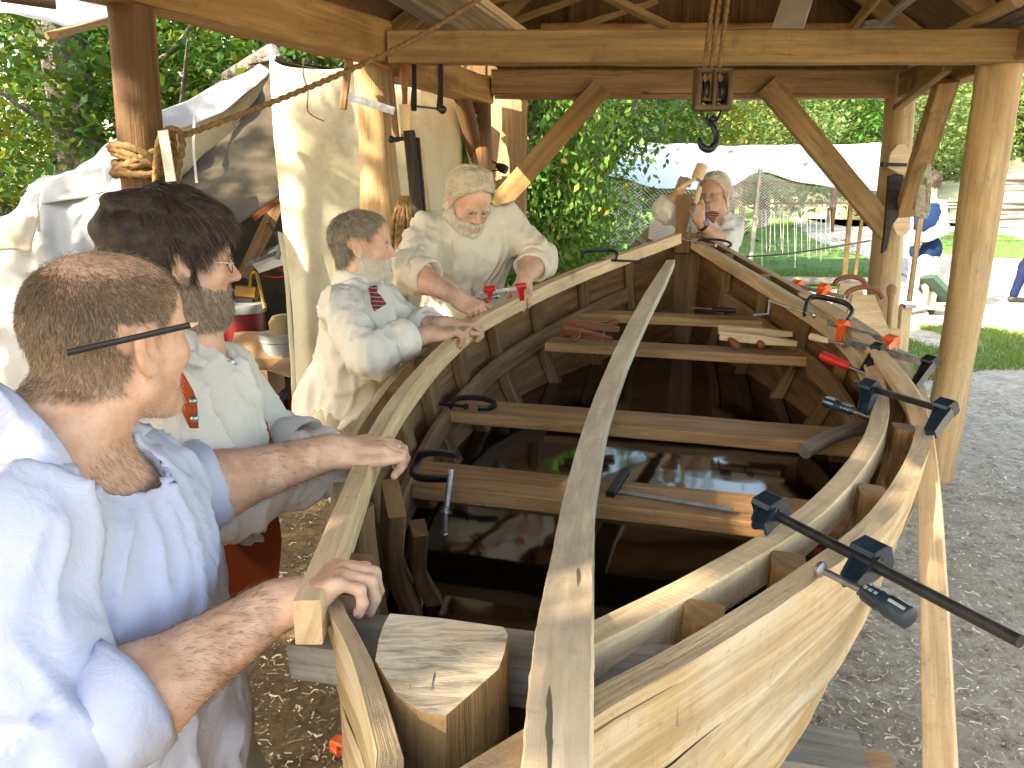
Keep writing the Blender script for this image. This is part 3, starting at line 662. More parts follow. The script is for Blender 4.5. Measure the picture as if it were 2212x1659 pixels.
# wooden cribbing under the hull
# water inside the hull
zw = .715
L_, R_ = [], []
for s in np.linspace(.05, 4.35, 40):
    for sd, lst in ((1, R_), (-1, L_)):
        lo, hi = 0, 1.0
        for _ in range(24):
            m_ = (lo + hi) / 2
            if hullp(s, sd, m_)[2] > zw: lo = m_
            else: hi = m_
        p = hullp(s, sd, lo, .004); lst.append((p[0], p[1], zw))
mb = MB(); n_ = len(L_); mb.add(L_ + R_, [(i, n_ + i, n_ + i + 1, i + 1) for i in range(n_ - 1)])
tag(mb.build('bilge_water', M['water'], smooth=False), 'still dark water filling the bottom of the boat', 'water', None, 'stuff')
# ---------------------------------------------------------------- vegetation
M['leafd'] = leafmat('leaf_deep', (.008, .028, .006), (.02, .065, .012), (.18, .12, .03))
M['leafm'] = leafmat('leaf_mid', (.015, .055, .009), (.035, .115, .018), (.32, .22, .04))
M['leafy'] = leafmat('leaf_autumn', (.08, .12, .018), (.17, .22, .045), (.45, .24, .07))
M['leafb'] = leafmat('leaf_bright', (.03, .085, .012), (.07, .17, .028), (.38, .28, .06))
M['leaff'] = leafmat('leaf_far', (.06, .11, .045), (.12, .19, .065), (.30, .26, .09))
M['bark'] = plain('bark_gray', (.10, .09, .08), .95, c2=(.24, .22, .20), sc=5, detail=8, bs=1, bsc=16, bd=.06)
def leaves(C, S, n, size, rs, droop=.3, spread=None, asp=.55):
    """n leaves around cluster centres C (m,3) with spreads S"""
    C = np.asarray(C, float); i = rs.randint(0, len(C), n); S = np.broadcast_to(S, len(C))
    p = C[i] + rs.randn(n, 3) * S[i][:, None] * A(1, 1, .75)
    a = rs.rand(n) * 6.283; tilt = rs.randn(n) * .5 - droop
    d = np.stack([np.cos(a) * np.cos(tilt), np.sin(a) * np.cos(tilt), np.sin(tilt)], 1)
    s = np.cross(d, np.stack([rs.randn(n) * .5, rs.randn(n) * .5, np.ones(n)], 1)); s /= np.linalg.norm(s, axis=1, keepdims=True) + 1e-9
    L = (size * (.6 + rs.rand(n) * .8))[:, None]
    V = np.stack([p, p + d * L * .45 + s * L * asp * .5, p + d * L, p + d * L * .45 - s * L * asp * .5], 1).reshape(-1, 3)
    return V, np.arange(4 * n).reshape(-1, 4)
def crown_pts(c, r, m, rs, hollow=.45):
    q = rs.randn(m, 3); q /= np.linalg.norm(q, axis=1, keepdims=True); rad = hollow + (1 - hollow) * rs.rand(m) ** .6
    lump = 1 + .28 * vnoise(q * 1.7 + rs.rand() * 40)
    return A(*c) + q * rad[:, None] * lump[:, None] * A(*r)
def tree(base, h, r, cr, mat, seed, label, n=9000, leaf=.09, trunk=.12, cl=130, cs=.3, name='leafy_tree', group=None, limbs=7, cz=.62, trunkonly=None, droop=.3, lean=(0, 0)):
    rs = np.random.RandomState(seed); b = A(*base); o = thing(name, b, label, 'tree', group)
    top = b + A(lean[0], lean[1], h * .8); P = spline([b, b + (top - b) * .35 + A(rs.randn() * .1, rs.randn() * .1, 0), b + (top - b) * .7 + A(rs.randn() * .15, rs.randn() * .15, 0), top], 14)
    mb = MB(); mb.tube(P, np.linspace(trunk, trunk * .25, 14), 10, True, .12, 2)
    for k in range(limbs):
        i = rs.randint(5, 13); a = rs.rand() * 6.28; L = cr[0] * (.6 + rs.rand() * .5)
        e = P[i] + A(math.cos(a) * L, math.sin(a) * L, L * (.3 + rs.rand() * .5))
        mb.tube(spline([P[i], (P[i] + e) / 2 + A(0, 0, -.1 * L), e], 7), np.linspace(trunk * .35, trunk * .06, 7), 6)
    mb.build('trunk', M['bark'], o, ang=60)
    C = crown_pts(b + A(lean[0] * .8, lean[1] * .8, h * cz), cr, cl, rs); V, F = leaves(C, cs, n, leaf, rs, droop)
    V[:, 2] = np.maximum(V[:, 2], b[2] + .05); mkobj('crown', V, F, M[mat], o, smooth=False); return o
def grnd(x, Y): return (x, Y, 0)
# the big near tree at upper left: its gray trunk
T1 = U(138, 300, 7.2)
tree((T1[0], T1[1], 0), 9, 0, (2.6, 2.2, 2.8), 'leafm', 1, 'thick gray-barked tree trunk standing behind the white canvas at far left', 12000, .12, .27, 160, .42, cz=.78)
LT = [(-3.2, 7.6, 3.6, (1.5, 1.2, 1.4), 'leafm', .10, 2.2, 'low maple sapling with pale green leaves left of the rope-wound post'),
      (-6.4, 10.2, 7, (2.2, 1.8, 3.0), 'leafm', .13, 3.4, 'leafy tree at the left edge of the photo'),
      (-2.1, 8.2, 4.4, (1.6, 1.2, 1.6), 'leafm', .12, 2.4, 'bright maple between the rope-wound post and the tent ridge'),
      (-4.6, 12.5, 9, (2.6, 2.2, 4.0), 'leafd', .15, 4, 'dark tree deep in the wood behind the thick gray trunk'),
      (-1.2, 11.5, 8, (2.4, 2.0, 3.6), 'leafd', .15, 3.8, 'dark tree beyond the tent ridge'),
      (-8.5, 13.5, 8, (2.6, 2.2, 3.6), 'leafy', .15, 4, 'yellowing tree at the back of the wood, far left'),
      (-3.0, 15.5, 10, (3.0, 2.4, 4.6), 'leafy', .17, 5, 'yellow green tree glimpsed between the dark trunks')]
for i, (x, y, h, cr, mt, lf_, z, lb) in enumerate(LT):
    tree((x, y, 0), h, 0, cr, mt, 20 + i, lb, 12000, lf_ * .9, .07 + .012 * h, 85, .25, cz=.56)
rs = np.random.RandomState(5)
C = np.stack([rs.rand(900) * 26 - 21, 15 + rs.rand(900) * 7, rs.rand(900) ** .8 * 11], 1); V, F = leaves(C, .5, 26000, .26, rs)
tag(mkobj('woods', V, F, M['leafd'], smooth=False), 'dense dark woods behind the tent', 'woods', None, 'stuff')
C = np.stack([rs.rand(500) * 11 - 8.5, 6.6 + rs.rand(500) * 5.5, rs.rand(500) ** 1.5 * 1.2], 1); C = C[(C[:, 0] < -1.9) | (C[:, 1] > 8.6)]
C2 = np.stack([rs.rand(260) * 2.2 - .2, 8.3 + rs.rand(260) * 5, rs.rand(260) ** 1.6 * .9], 1); V, F = leaves(np.concatenate([C, C2]), .22, 26000, .07, rs)
tag(mkobj('undergrowth', V, F, M['leafm'], smooth=False), 'tangled green undergrowth at the edge of the wood', 'undergrowth', None, 'stuff')
# bush trees right of the left brace
CT = [(.28, 8.8, 3.7, (.72, .8, 1.4), 'leafb', .11, 'drooping bright green sapling beside the upright pine board'),
      (.25, 11.2, 4.1, (.72, 1.0, 1.6), 'leafb', .12, 'leafy small tree left of the white netted shelter'),
      (.2, 12.0, 4.6, (1.5, 1.3, 2.1), 'leafd', .14, 'shaded tree filling the gap behind the left knee brace'),
      (1.0, 19.0, 5.4, (1.4, 1.4, 2.2), 'leafy', .16, 'tree with orange tinted leaves above the left end of the white canopy')]
for i, (x, y, h, cr, mt, lf_, lb) in enumerate(CT):
    tree((x, y, 0), h, 0, cr, mt, 50 + i, lb, 15000, lf_ * .68, .05 + .008 * h, 95, .26, cz=.55, droop=.9 if i == 0 else .4)
# far tree line
proto = None
FL = [(3.5, 24, 8.0), (6.6, 28, 8.4), (10.2, 33, 9.2), (14.5, 37, 9), (18.5, 42, 10), (22.5, 47, 10.5), (27, 52, 11), (2, 30, 10), (32.5, 60, 13), (9, 42, 12), (15, 50, 13), (24, 60, 15)]
wh = ['nearest the left end of the white canopy', 'above the hook', 'just right of the hook', 'over the right knee brace top', 'second left of the back right post', 'beside the back right post', 'at the right end of the far row', 'hidden behind the leftmost tree', 'on the rise at far right', 'tall in the second row above the block', 'tall in the second row above the right brace', 'highest in the second row at right']
for i, (x, y, h) in enumerate(FL):
    h = (1.75 + .142 * y) * 1.08
    mt = ('leafm', 'leafy', 'leaff')[i % 3] if i < 4 else 'leaff'
    tree((x, y, 0), h, 0, (h * .34, h * .3, h * .42), mt, 80 + i, 'round green far tree, ' + wh[i], 9000, h * .030, .2, 110, h * .065, cz=.52, group='trees of the far tree line', name='broadleaf_tree', limbs=4)
C = np.stack([rs.rand(400) * 60 - 5, 58 + rs.rand(400) * 8, rs.rand(400) * 10], 1); V, F = leaves(C, 1.2, 16000, .9, rs)
tag(mkobj('far_woods', V, F, M['leaff'], smooth=False), 'distant wooded hillside behind the far tree line', 'woods', None, 'stuff')
# sunlit rise with a cabin at far right
hx = np.linspace(14, 120, 12); hy = np.linspace(34, 150, 14)
mb = MB(); mb.grid([[(x + (y - 34) * .12, y, max(0, (y - 35)) * .15 * min(1, (x - 14) / 12) + .01) for y in hy] for x in hx][::-1])
M['field'] = plain('dry_sunlit_grass', (.42, .40, .22), .95, c2=(.55, .52, .36), sc=.6, detail=6)
tag(mb.build('hill', M['field']), 'sunlit grassy rise at far right', None, None, 'structure')
cb_ = U(2066, 318, 58); K = thing('log_cabin', cb_, 'small log cabin with a wide pale roof on the sunlit rise at far right', 'cabin')
mb = MB()
for k in range(9): mb.tube([cb_ + A(-2.2, 0, .12 + k * .24), cb_ + A(3.2, 0, .12 + k * .24)], .13, 8)
mb.build('wall', M['pine'], K)
mb = MB(); mb.prism([cb_ + A(-2.7, -.8, 2.2), cb_ + A(3.8, -.8, 2.2), cb_ + A(4.6, 2.6, 4.6), cb_ + A(-1.4, 2.6, 4.6)], (0, .1, .12)); mb.build('roof', M['white'], K)
for k in (0, 1): mb = MB(); mb.bar(cb_ + A(-1 + 2.2 * k, -.15, 1.1), cb_ + A(-1 + 2.2 * k, -.15, 1.7), .6, .05, (0, 1, 0)); mb.build('window', M['darkwood'], K)
tree(U(2180, 300, 80) * A(1, 1, 0) + A(0, 0, 5), 12, 0, (5, 4, 5.5), 'leafy', 120, 'yellow green tree on the rise beyond the front right post', 5000, .5, .3, 100, .8, name='broadleaf_tree')
tree(U(1990, 280, 66) * A(1, 1, 0) + A(0, 0, 2), 9, 0, (3.4, 3, 4.2), 'leaff', 121, 'green tree between the side brace and the cabin', 5000, .42, .3, 100, .6, name='broadleaf_tree')
# split rails
K = thing('rail_pile', G(2190, 492, 0), 'tall pile of gray split rails beyond the front right post', 'rail pile'); rs = np.random.RandomState(9)
for k in range(9):
    p = G(2190, 492, 0) + A(-.9 + rs.rand() * .3, rs.randn() * .12, .14 + k * .235); q = p + A(5, rs.randn() * .3, rs.randn() * .12)
    mb = MB(); mb.tube(spline([p, (p + q) / 2 + A(0, 0, rs.randn() * .05), q], 8), .13, 7, True, .2, 2); mb.build('rail', M['gray'], K, ang=60)
K = thing('rail_fence', G(2050, 452, 0), 'low weathered rail fence at the edge of the sunlit field', 'fence')
for k in range(3):
    p = U(1985, 447 - k * 7, 36); q = U(2170, 458 - k * 7, 38); mb = MB(); mb.tube([p, (p + q) / 2 + A(0, 0, .05), q], .08, 6, True, .2, 2); mb.build('rail', M['gray'], K)
for x in (1990, 2050, 2110): p = U(x, 440, 36.8); mb = MB(); mb.tube([A(p[0], p[1], 0), p + A(0, 0, .25)], .08, 6); mb.build('post', M['gray'], K)

# off to the left, behind the photographer: the trees whose leaves dapple the sun
for i, (x, y, h) in enumerate(((-6.0, -3.6, 7.6), (-8.2, -1.2, 8.4), (-4.8, -6.0, 8), (-9.5, -5.2, 11), (-9.5, 2.2, 8.5), (-13, -1.5, 11.5))):
    tree((x, y, 0), h, 0, (2.5, 2.5, 3.0), 'leafm', 200 + i, ['tall tree at the shed side, outside the view', 'second shade tree outside the view', 'third shade tree outside the view', 'fourth shade tree outside the view', 'fifth shade tree outside the view', 'sixth shade tree outside the view'][i], 5000, .18, .16, 150, .42, cz=.60)

# ---------------------------------------------------------------- white netted shelter
K = thing('netted_shelter', G(1600, 602, 0), 'open shelter with a sagging white tarpaulin roof and fish netting hung round it', 'shelter')
rows = [[U(1362, 311, 15.5), U(1480, 315, 15.8), U(1650, 316, 16), U(1800, 312, 16.2), U(1918, 310, 16.4)],
        [U(1338, 348, 13.8), U(1470, 358, 14.0), U(1650, 352, 14.2), U(1800, 360, 14.4), U(1916, 358, 14.6)],
        [U(1311, 384, 12.2), U(1450, 403, 12.1), U(1560, 409, 12.2), U(1642, 372, 12.4), U(1740, 398, 12.5), U(1912, 411, 12.6)]]
P = surf(rows, 18, 40); P = wrinkle(P, .05, .9, 3); mb = MB(); mb.grid(P, .004); mb.build('tarpaulin', M['tarp'], K)
M['net'] = plain('net_cord', (.62, .60, .55), .8)
def net(topP, botP, nx, ny, w, seed):
    top = spline(topP, nx + 1); bot = spline(botP, nx + 1); rs = np.random.RandomState(seed); mb = MB()
    S = np.array([top * (1 - j / ny) + bot * (j / ny) for j in range(ny + 1)]); S = wrinkle(S, .05, 1.3, seed)
    V = []; F = []
    for dg in (1, -1):
        for i in range(nx):
            for j in range(ny):
                i2 = i + 1 if dg == 1 else i; i1 = i if dg == 1 else i + 1
                a, b = S[j, i1], S[j + 1, i2]; k = len(V); o = A(w / 2, 0, 0); V += [a - o, a + o, b + o, b - o]; F.append((k, k + 1, k + 2, k + 3))
    mb.add(V, F); return mb
net([U(1311, 386, 12.2), U(1450, 405, 12.1), U(1560, 411, 12.2), U(1642, 374, 12.4), U(1740, 400, 12.5), U(1950, 414, 12.6)],
    [U(1308, 540, 12.6), U(1400, 525, 12.3), U(1500, 535, 12.3), U(1640, 492, 12.4), U(1760, 455, 12.6), U(1900, 432, 12.8)], 62, 18, .0055, 3).build('netting', M['net'], K, smooth=False)
net([U(1311, 388, 12.0), U(1345, 392, 12.0), U(1385, 398, 12.0)], [U(1306, 548, 12.0), U(1340, 540, 12.0), U(1390, 520, 12.0)], 9, 18, .009, 8).build('netting', M['net'], K, smooth=False)
for (x0, y0, x1, y1, t, w_, mt) in ((1352, 388, 1349, 525, 12.4, .07, 'beamlt'), (1643, 366, 1620, 575, 12.3, .06, 'gray'), (1838, 440, 1824, 604, 13.5, .07, 'beamlt'), (1862, 470, 1846, 604, 13.6, .05, 'beamlt'), (1893, 500, 1879, 604, 13.6, .05, 'beamlt'),
                                    (1587, 393, 1578, 500, 15, .08, 'redwood'), (1610, 392, 1598, 500, 15.4, .06, 'redwood'), (1588, 394, 1812, 396, 15, .05, 'redwood'), (1578, 440, 1870, 438, 15, .04, 'redwood'), (1800, 396, 1797, 500, 15, .06, 'redwood')):
    mb = MB(); mb.bar(U(x0, y0, t), U(x1, y1, t), w_, w_ * .8, (0, 1, 0)); mb.build('post' if abs(x0 - x1) < 60 else 'crossbar', M[mt], K)
mb = MB(); rs = np.random.RandomState(4)
for k in range(16):
    x = 1640 + k * 10 + rs.rand() * 6; mb.tube([U(x, 455, 12.5), U(x - 3 + rs.rand() * 6, 530 + rs.rand() * 55, 12.5)], .004, 4)
mb.build('hanging_cord', M['net'], K)
mb = MB(); mb.tube([U(1312, 386, 12.2), U(1178, 592, 9.5)], .007, 5); tag(mb.build('guy_rope', M['net']), 'thin white guy rope running down left from the netted shelter', 'rope')
mb = MB(); mb.tube(spline([U(1560, 556, 11.5), U(1700, 548, 11.4), U(1880, 520, 11.3)], 12), .012, 5); tag(mb.build('ground_cord', M['black']), 'black cord stretched low across the lawn', 'cord')
mb = MB(); mb.bar(G(1622, 607, .08), G(1892, 608, .08), .22, .14, (0, 0, 1), .3, 8, .02); tag(mb.build('edging_timber', M['gray']), 'gray timber lying along the near edge of the lawn', 'timber')
K = thing('barrel', U(1432, 540, 6.6), 'dark wooden barrel draped with knotted netting behind the left gunwale', 'barrel')
bb = U(1432, 492, 6.6); mb = MB(); mb.lathe(bb + A(-.18, 0, -.25), bb + A(.16, .05, .02), [(0, .12), (.2, .145), (.5, .16), (.8, .145), (1, .12)], 18); mb.build('body', M['oak'], K)
mb = MB(); mb.lathe(bb + A(-.13, 0, -.21), bb + A(-.10, .004, -.185), [(0, .150), (1, .152)], 18); mb.build('hoop', M['gray'], K)
net([U(1405, 474, 6.35), U(1440, 470, 6.35), U(1472, 466, 6.35)], [U(1400, 512, 6.3), U(1438, 522, 6.25), U(1472, 512, 6.3)], 14, 10, .010, 9).build('netting', M['net'], K, smooth=False)

# ---------------------------------------------------------------- canvas on the left
def sheet(name, rows, mat, parent=None, m=30, n=30, amp=.02, sc=3, seed=1, d=None, thick=.003, label=None):
    P = surf([[U(*q) for q in r] for r in rows], m, n); P = wrinkle(P, amp, sc, seed, d); mb = MB(); mb.grid(P, thick); return mb.build(name, M[mat], parent, ang=None, label=label)
K = thing('wall_tent', U(600, 920, 5.2) * A(1, 1, 0), 'weathered white canvas tent standing open behind the men', 'tent')
sheet('roof_canvas', [[(345, 238, 4.6), (430, 203, 4.9), (520, 160, 5.2), (602, 126, 5.5)], [(345, 262, 4.55), (430, 232, 4.85), (520, 192, 5.1), (598, 132, 5.4)], [(345, 290, 4.5), (430, 262, 4.8), (520, 215, 5.05), (590, 140, 5.35)]], 'canvaswh', K, 14, 40, .03, 4, 2, (1, 0, .4), label='bright outer edge of the tent roof')
sheet('canvas_flap', [[(340, 285, 4.6), (420, 258, 4.9), (510, 215, 5.1), (594, 138, 5.42)], [(340, 340, 4.65), (400, 330, 4.85), (480, 280, 5.1), (592, 160, 5.38)], [(340, 420, 4.7), (385, 395, 4.85), (470, 310, 5.1), (590, 185, 5.36)]], 'canvas', K, 20, 40, .03, 3, 4, label='sunlit inner flap of the tent')
sheet('roof_canvas', [[(380, 410, 4.75), (430, 350, 4.9), (500, 280, 5.05), (592, 150, 5.3)], [(420, 450, 4.6), (470, 410, 4.7), (540, 350, 4.85), (605, 300, 5.0)], [(470, 500, 4.4), (520, 478, 4.5), (570, 445, 4.6), (618, 412, 4.7)]], 'canvasin', K, 24, 30, .02, 3, 6, (1, 0, .9), label='stained underside of the tent roof, coloured dark for its shade')
wl = [(585, 126, 4.7), (625, 150, 4.66), (690, 155, 4.75), (760, 150, 4.85), (800, 175, 4.95), (850, 182, 5.05), (920, 190, 5.2), (1000, 212, 5.5)]
sheet('canvas_wall', [wl, [(594, 300, 4.65), (640, 310, 4.62), (700, 300, 4.72), (760, 300, 4.85), (800, 305, 4.9), (850, 320, 5.0), (920, 330, 5.2), (1000, 340, 5.5)],
      [(612, 520, 4.62), (655, 520, 4.60), (700, 510, 4.7), (760, 520, 4.82), (800, 520, 4.9), (850, 520, 5.0), (920, 520, 5.2), (1000, 520, 5.5)],
      [(648, 915, 4.6), (680, 905, 4.58), (715, 895, 4.7), (760, 890, 4.82), (800, 885, 4.9), (850, 870, 5.0), (920, 850, 5.2), (1000, 830, 5.5)]], 'canvas', K, 50, 70, .035, 2.6, 8, (0, 0, 1), label='hanging canvas wall of the tent')
sheet('torn_strip', [[(600, 500, 4.7), (616, 505, 4.7)], [(618, 640, 4.7), (628, 640, 4.7)], [(632, 880, 4.7), (645, 878, 4.7)]], 'canvas', K, 12, 4, .01, 8, 2)
# dark back and side of the tent interior, strips
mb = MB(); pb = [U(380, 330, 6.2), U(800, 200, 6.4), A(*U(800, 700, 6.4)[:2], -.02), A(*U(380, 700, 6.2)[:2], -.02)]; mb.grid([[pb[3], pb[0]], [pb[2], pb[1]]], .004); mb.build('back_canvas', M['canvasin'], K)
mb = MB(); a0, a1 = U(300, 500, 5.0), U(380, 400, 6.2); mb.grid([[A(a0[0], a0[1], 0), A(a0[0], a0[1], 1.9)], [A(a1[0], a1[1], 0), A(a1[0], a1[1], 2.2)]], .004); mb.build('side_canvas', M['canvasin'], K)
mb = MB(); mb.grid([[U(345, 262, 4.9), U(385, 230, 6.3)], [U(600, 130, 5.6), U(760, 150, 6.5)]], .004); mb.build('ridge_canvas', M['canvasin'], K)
mb = MB(); mb.grid([[U(585, 128, 4.72), U(520, 140, 6.4)], [U(1000, 214, 5.52), U(900, 190, 6.7)]], .004); mb.build('ridge_canvas', M['canvasin'], K)  # unseen roof sheet, added to keep light out of the tent
mb = MB(); mb.tube([U(560, 150, 5.5), U(600, 128, 5.5), U(590, 112, 5.6), U(530, 148, 6.2), U(470, 180, 6.6)], [.03, .05, .055, .06, .05], 10, True, .2, 4); mb.build('ridge_pole', M['bark'], K)
# white bundle left of the post
K = thing('canvas_cover', U(120, 780, 3.7) * A(1, 1, 0), 'crumpled white canvas cover draped low at far left behind the nearest man', 'canvas')
sheet('sheet', [[(-60, 470, 4.0), (20, 440, 4.0), (70, 392, 4.05), (150, 362, 4.1), (205, 342, 4.15), (250, 308, 4.2), (345, 300, 4.3)],
      [(-60, 520, 3.8), (20, 475, 3.8), (75, 425, 3.85), (150, 400, 3.9), (205, 385, 3.95), (260, 360, 4.0), (345, 380, 4.1)],
      [(-60, 640, 3.7), (20, 600, 3.7), (75, 560, 3.7), (150, 560, 3.75), (205, 540, 3.8), (260, 530, 3.8), (345, 540, 4.0)],
      [(-60, 960, 3.7), (20, 950, 3.7), (75, 940, 3.7), (150, 940, 3.7), (205, 940, 3.8), (260, 940, 3.8), (330, 940, 4.0)]], 'canvaswh', K, 60, 60, .055, 2.6, 12)
sheet('sheet', [[(60, 398, 3.9), (130, 375, 3.95), (245, 330, 4.05)], [(66, 420, 3.82), (135, 398, 3.86), (245, 372, 3.95)], [(45, 450, 3.75), (130, 430, 3.8), (245, 420, 3.9)]], 'canvaswh', K, 14, 30, .03, 5, 3)
sheet('patch', [[(-30, 500, 3.6), (40, 470, 3.6), (75, 432, 3.62)], [(-30, 520, 3.58), (35, 500, 3.58), (80, 470, 3.6)], [(-30, 545, 3.58), (25, 540, 3.6), (68, 545, 3.62)]], 'linenw', K, 14, 20, .03, 6, 5, label='stained pinkish patch of cloth')
for x0, y0, x1, y1 in ((225, 345, 232, 412), (92, 415, 84, 500), (420, 250, 425, 395)):
    mb = MB(); mb.sweep(spline([U(x0, y0, 3.7), U((x0 + x1) / 2 - 4, (y0 + y1) / 2, 3.68), U(x1, y1, 3.7)], 8), .012, .003, (0, 1, 0)); mb.build('tie_tape', M['canvaswh'], K)
o = sheet('awning', [[(-60, -40, 3.4), (60, -30, 3.4), (160, -20, 3.5), (240, 5, 3.6)], [(-60, 10, 3.4), (40, 15, 3.4), (160, 30, 3.5), (240, 25, 3.6)], [(-60, 22, 3.35), (40, 37, 3.35), (150, 53, 3.45), (240, 41, 3.55)]], 'tarp', None, 14, 24, .02, 4, 3)
tag(o, 'white tarpaulin edge hanging at the top left corner behind the plate beam', 'tarpaulin')
mb = MB(); mb.bar(U(114, 76, 3.6), U(250, 38, 3.9), .09, .03, (0, 0, 1)); tag(mb.build('eave_board', M['beamlt']), 'short brown board jutting out under the awning at top left', 'board')
mb = MB(); mb.tube([U(0, -8, 3.3), U(121, 9, 3.4)], .022, 10); tag(mb.build('awning_pole', M['log']), 'round pole end above the white awning at top left', 'pole')
# ---------------------------------------------------------------- people
def frame(fwd, up=(0, 0, 1)):
    y = nrm(fwd); x = nrm(np.cross(y, up)); z = np.cross(x, y); return np.stack([x, y, z], 1)
def add_head(S, c, R, s=1.0, beard=0, ear=1.0, brow=1.0, fat=0.0, side=0):
    W = lambda p: c + R @ (A(*p) * s)
    e = lambda p, r, k=.02, sub=False, T=None: S.ell(W(p), A(*r) * s, R if T is None else R @ T, k * s, sub)
    cpx = lambda a, b, ra, rb, k=.02, sub=False: S.cap(W(a), W(b), ra * s, rb * s, k * s, sub)
    e((0, -.018, .032), (.078, .099, .090), .01)
    e((0, .035, .045), (.066, .060, .06), .03)
    e((0, .030, -.030), (.062 + fat * .5, .064, .085), .03)
    for q in (1, -1):
        cpx((q * .056, -.005, -.062), (q * .018, .070, -.104), .020 + fat, .020, .03)
        e((q * .043, .062, -.022), (.024, .022, .022), .025)
        cpx((q * .012, .088, .022), (q * .044, .074, .020), .0105 * brow, .009, .012)
    e((0, .078, -.100), (.022, .018, .018), .02)
    for q in (1, -1): e((q * .031, .094, .001), (.018, .014, .012), .012, True)
    for q in (1, -1): e((q * .031, .076, .001), (.0135, .0135, .0125), .004)
    for q in (1, -1): cpx((q * .018, .088, -.0065), (q * .042, .080, -.0055), .0032, .003, .004)
    cpx((0, .090, .014), (0, .112, -.022), .0075, .0105, .012); e((0, .114, -.026), (.012, .011, .010), .008)
    for q in (1, -1): e((q * .012, .103, -.030), (.008, .010, .007), .006)
    cpx((-.020, .084, -.060), (.020, .084, -.060), .0075, .0075, .008); cpx((-.017, .084, -.073), (.017, .084, -.073), .008, .008, .008)
    cpx((-.024, .095, -.0665), (.024, .095, -.0665), .0022, .0022, .004, True)
    if beard: e((0, .062, -.085), (.046, .038, .040 + beard * .01), .03)
    for q in (1, -1):
        T = np.array([[1, 0, 0], [0, math.cos(.2), -math.sin(.2)], [0, math.sin(.2), math.cos(.2)]])
        T = np.array([[math.cos(.35 * q), -math.sin(.35 * q), 0], [math.sin(.35 * q), math.cos(.35 * q), 0], [0, 0, 1]]) @ T
        x = .078
        e((q * (x + .006), -.012, -.004), (.0075 * ear, .0185 * ear, .032 * ear), .007, False, T)
        e((q * (x + .013), -.006, .002), (.0062 * ear, .0105 * ear, .017 * ear), .004, True, T)
        e((q * (x + .013), .003, -.010), (.006 * ear, .007 * ear, .008 * ear), .004, True, T)
        e((q * (x + .007), -.004, -.030), (.0065 * ear, .009 * ear, .009 * ear), .006)
        cpx((q * (x + .004), .010, -.008), (q * (x + .004), .008, -.020), .0045, .0045, .005)
def add_hand(S, wr, fd, back, curl=((35, 45, 30),) * 4, sc=1.0, thumb=None, splay=1.0, left=False, palm=.092):
    """fd: direction of the fingers, back: out of the back of the hand; left: a left hand"""
    y = nrm(fd); z = nrm(A(*back) - y * (A(*back) @ y)); x = np.cross(y, z) * (-1 if not left else 1)   # x: towards the thumb
    W = lambda p: wr + (x * p[0] + y * p[1] + z * p[2]) * sc
    bx = (.030, .010, -.011, -.030); by = (palm, palm + .005, palm, palm - .010)
    S.cap(W((.004, -.02, 0)), W((.002, .03, 0)), .024 * sc, .022 * sc, .02)
    for i in range(4):
        S.cap(W((bx[i] * .55, .015, -.002)), W((bx[i], by[i] - .004, 0)), .0145 * sc, .0115 * sc, .014)
    S.ell(W((.022, .035, -.012)), A(.018, .032, .016) * sc, np.stack([x, y, z], 1), .015)
    S.ell(W((-.022, .035, -.010)), A(.014, .035, .014) * sc, np.stack([x, y, z], 1), .015)
    ln = (.072, .080, .075, .058); rd = (.0092, .0095, .0090, .0078); tips = []
    for i in range(4):
        p = A(bx[i], by[i], 0); ang = 0; sx = (bx[i] * .9) * splay
        for j, f in enumerate((.46, .30, .24)):
            ang += math.radians(curl[i][j]); d = A(sx * 2.2, math.cos(ang), -math.sin(ang)); d = d / np.linalg.norm(d)
            q = p + d * ln[i] * f; r0 = rd[i] * (1.0, .95, .88)[j]; r1 = rd[i] * (.98, .9, .78)[j]
            S.cap(W(p), W(q), r0 * sc, r1 * sc, .0035); 
            if j < 2: S.ell(W(q + A(0, 0, .001)), A(1, 1, 1) * r1 * 1.06 * sc, None, .003)
            p = q
        tips.append((W(p), d))
    th = thumb or ((.022, .022, -.010), (.046, .055, -.020), (.056, .086, -.024), (.058, .110, -.026))
    for j in range(3): S.cap(W(th[j]), W(th[j + 1]), (.0165, .0125, .0110)[j] * sc, (.0125, .0108, .0088)[j] * sc, .006)
    return [W(t) for t in th], x, y, z, tips
def forearm(S, el, wr, r0=.050, r1=.029, bulge=.006):
    el, wr = A(*el), A(*wr); m = el + (wr - el) * .34
    S.cap(el, m, r0 * .95, r0 + bulge * .3, .03); S.cap(m, wr, r0, r1, .03)
REG = {}
def hairline(l, rec=0.0, low=-.078):
    """true above the hairline; l: local points"""
    y, z, x = l[:, 1], l[:, 2], np.abs(l[:, 0])
    hl = np.interp(y, [-.13, -.06, -.03, -.022, .008, .014, .03, .05, .070, .095], [low, low, low + .012, .024, .026, .006, .028, .050, .074 + rec, .13 + rec])
    hl = hl + np.where((y > -.03) & (y < .014) & (x > .06), .0, 0) + .25 * rec * (y > .02)
    return (z > hl + .003 * vnoise(l * 70) + .009 * vnoise(l * 33 + 5)) & ~((x > .071) & (y > -.048) & (y < .016) & (z < .036))
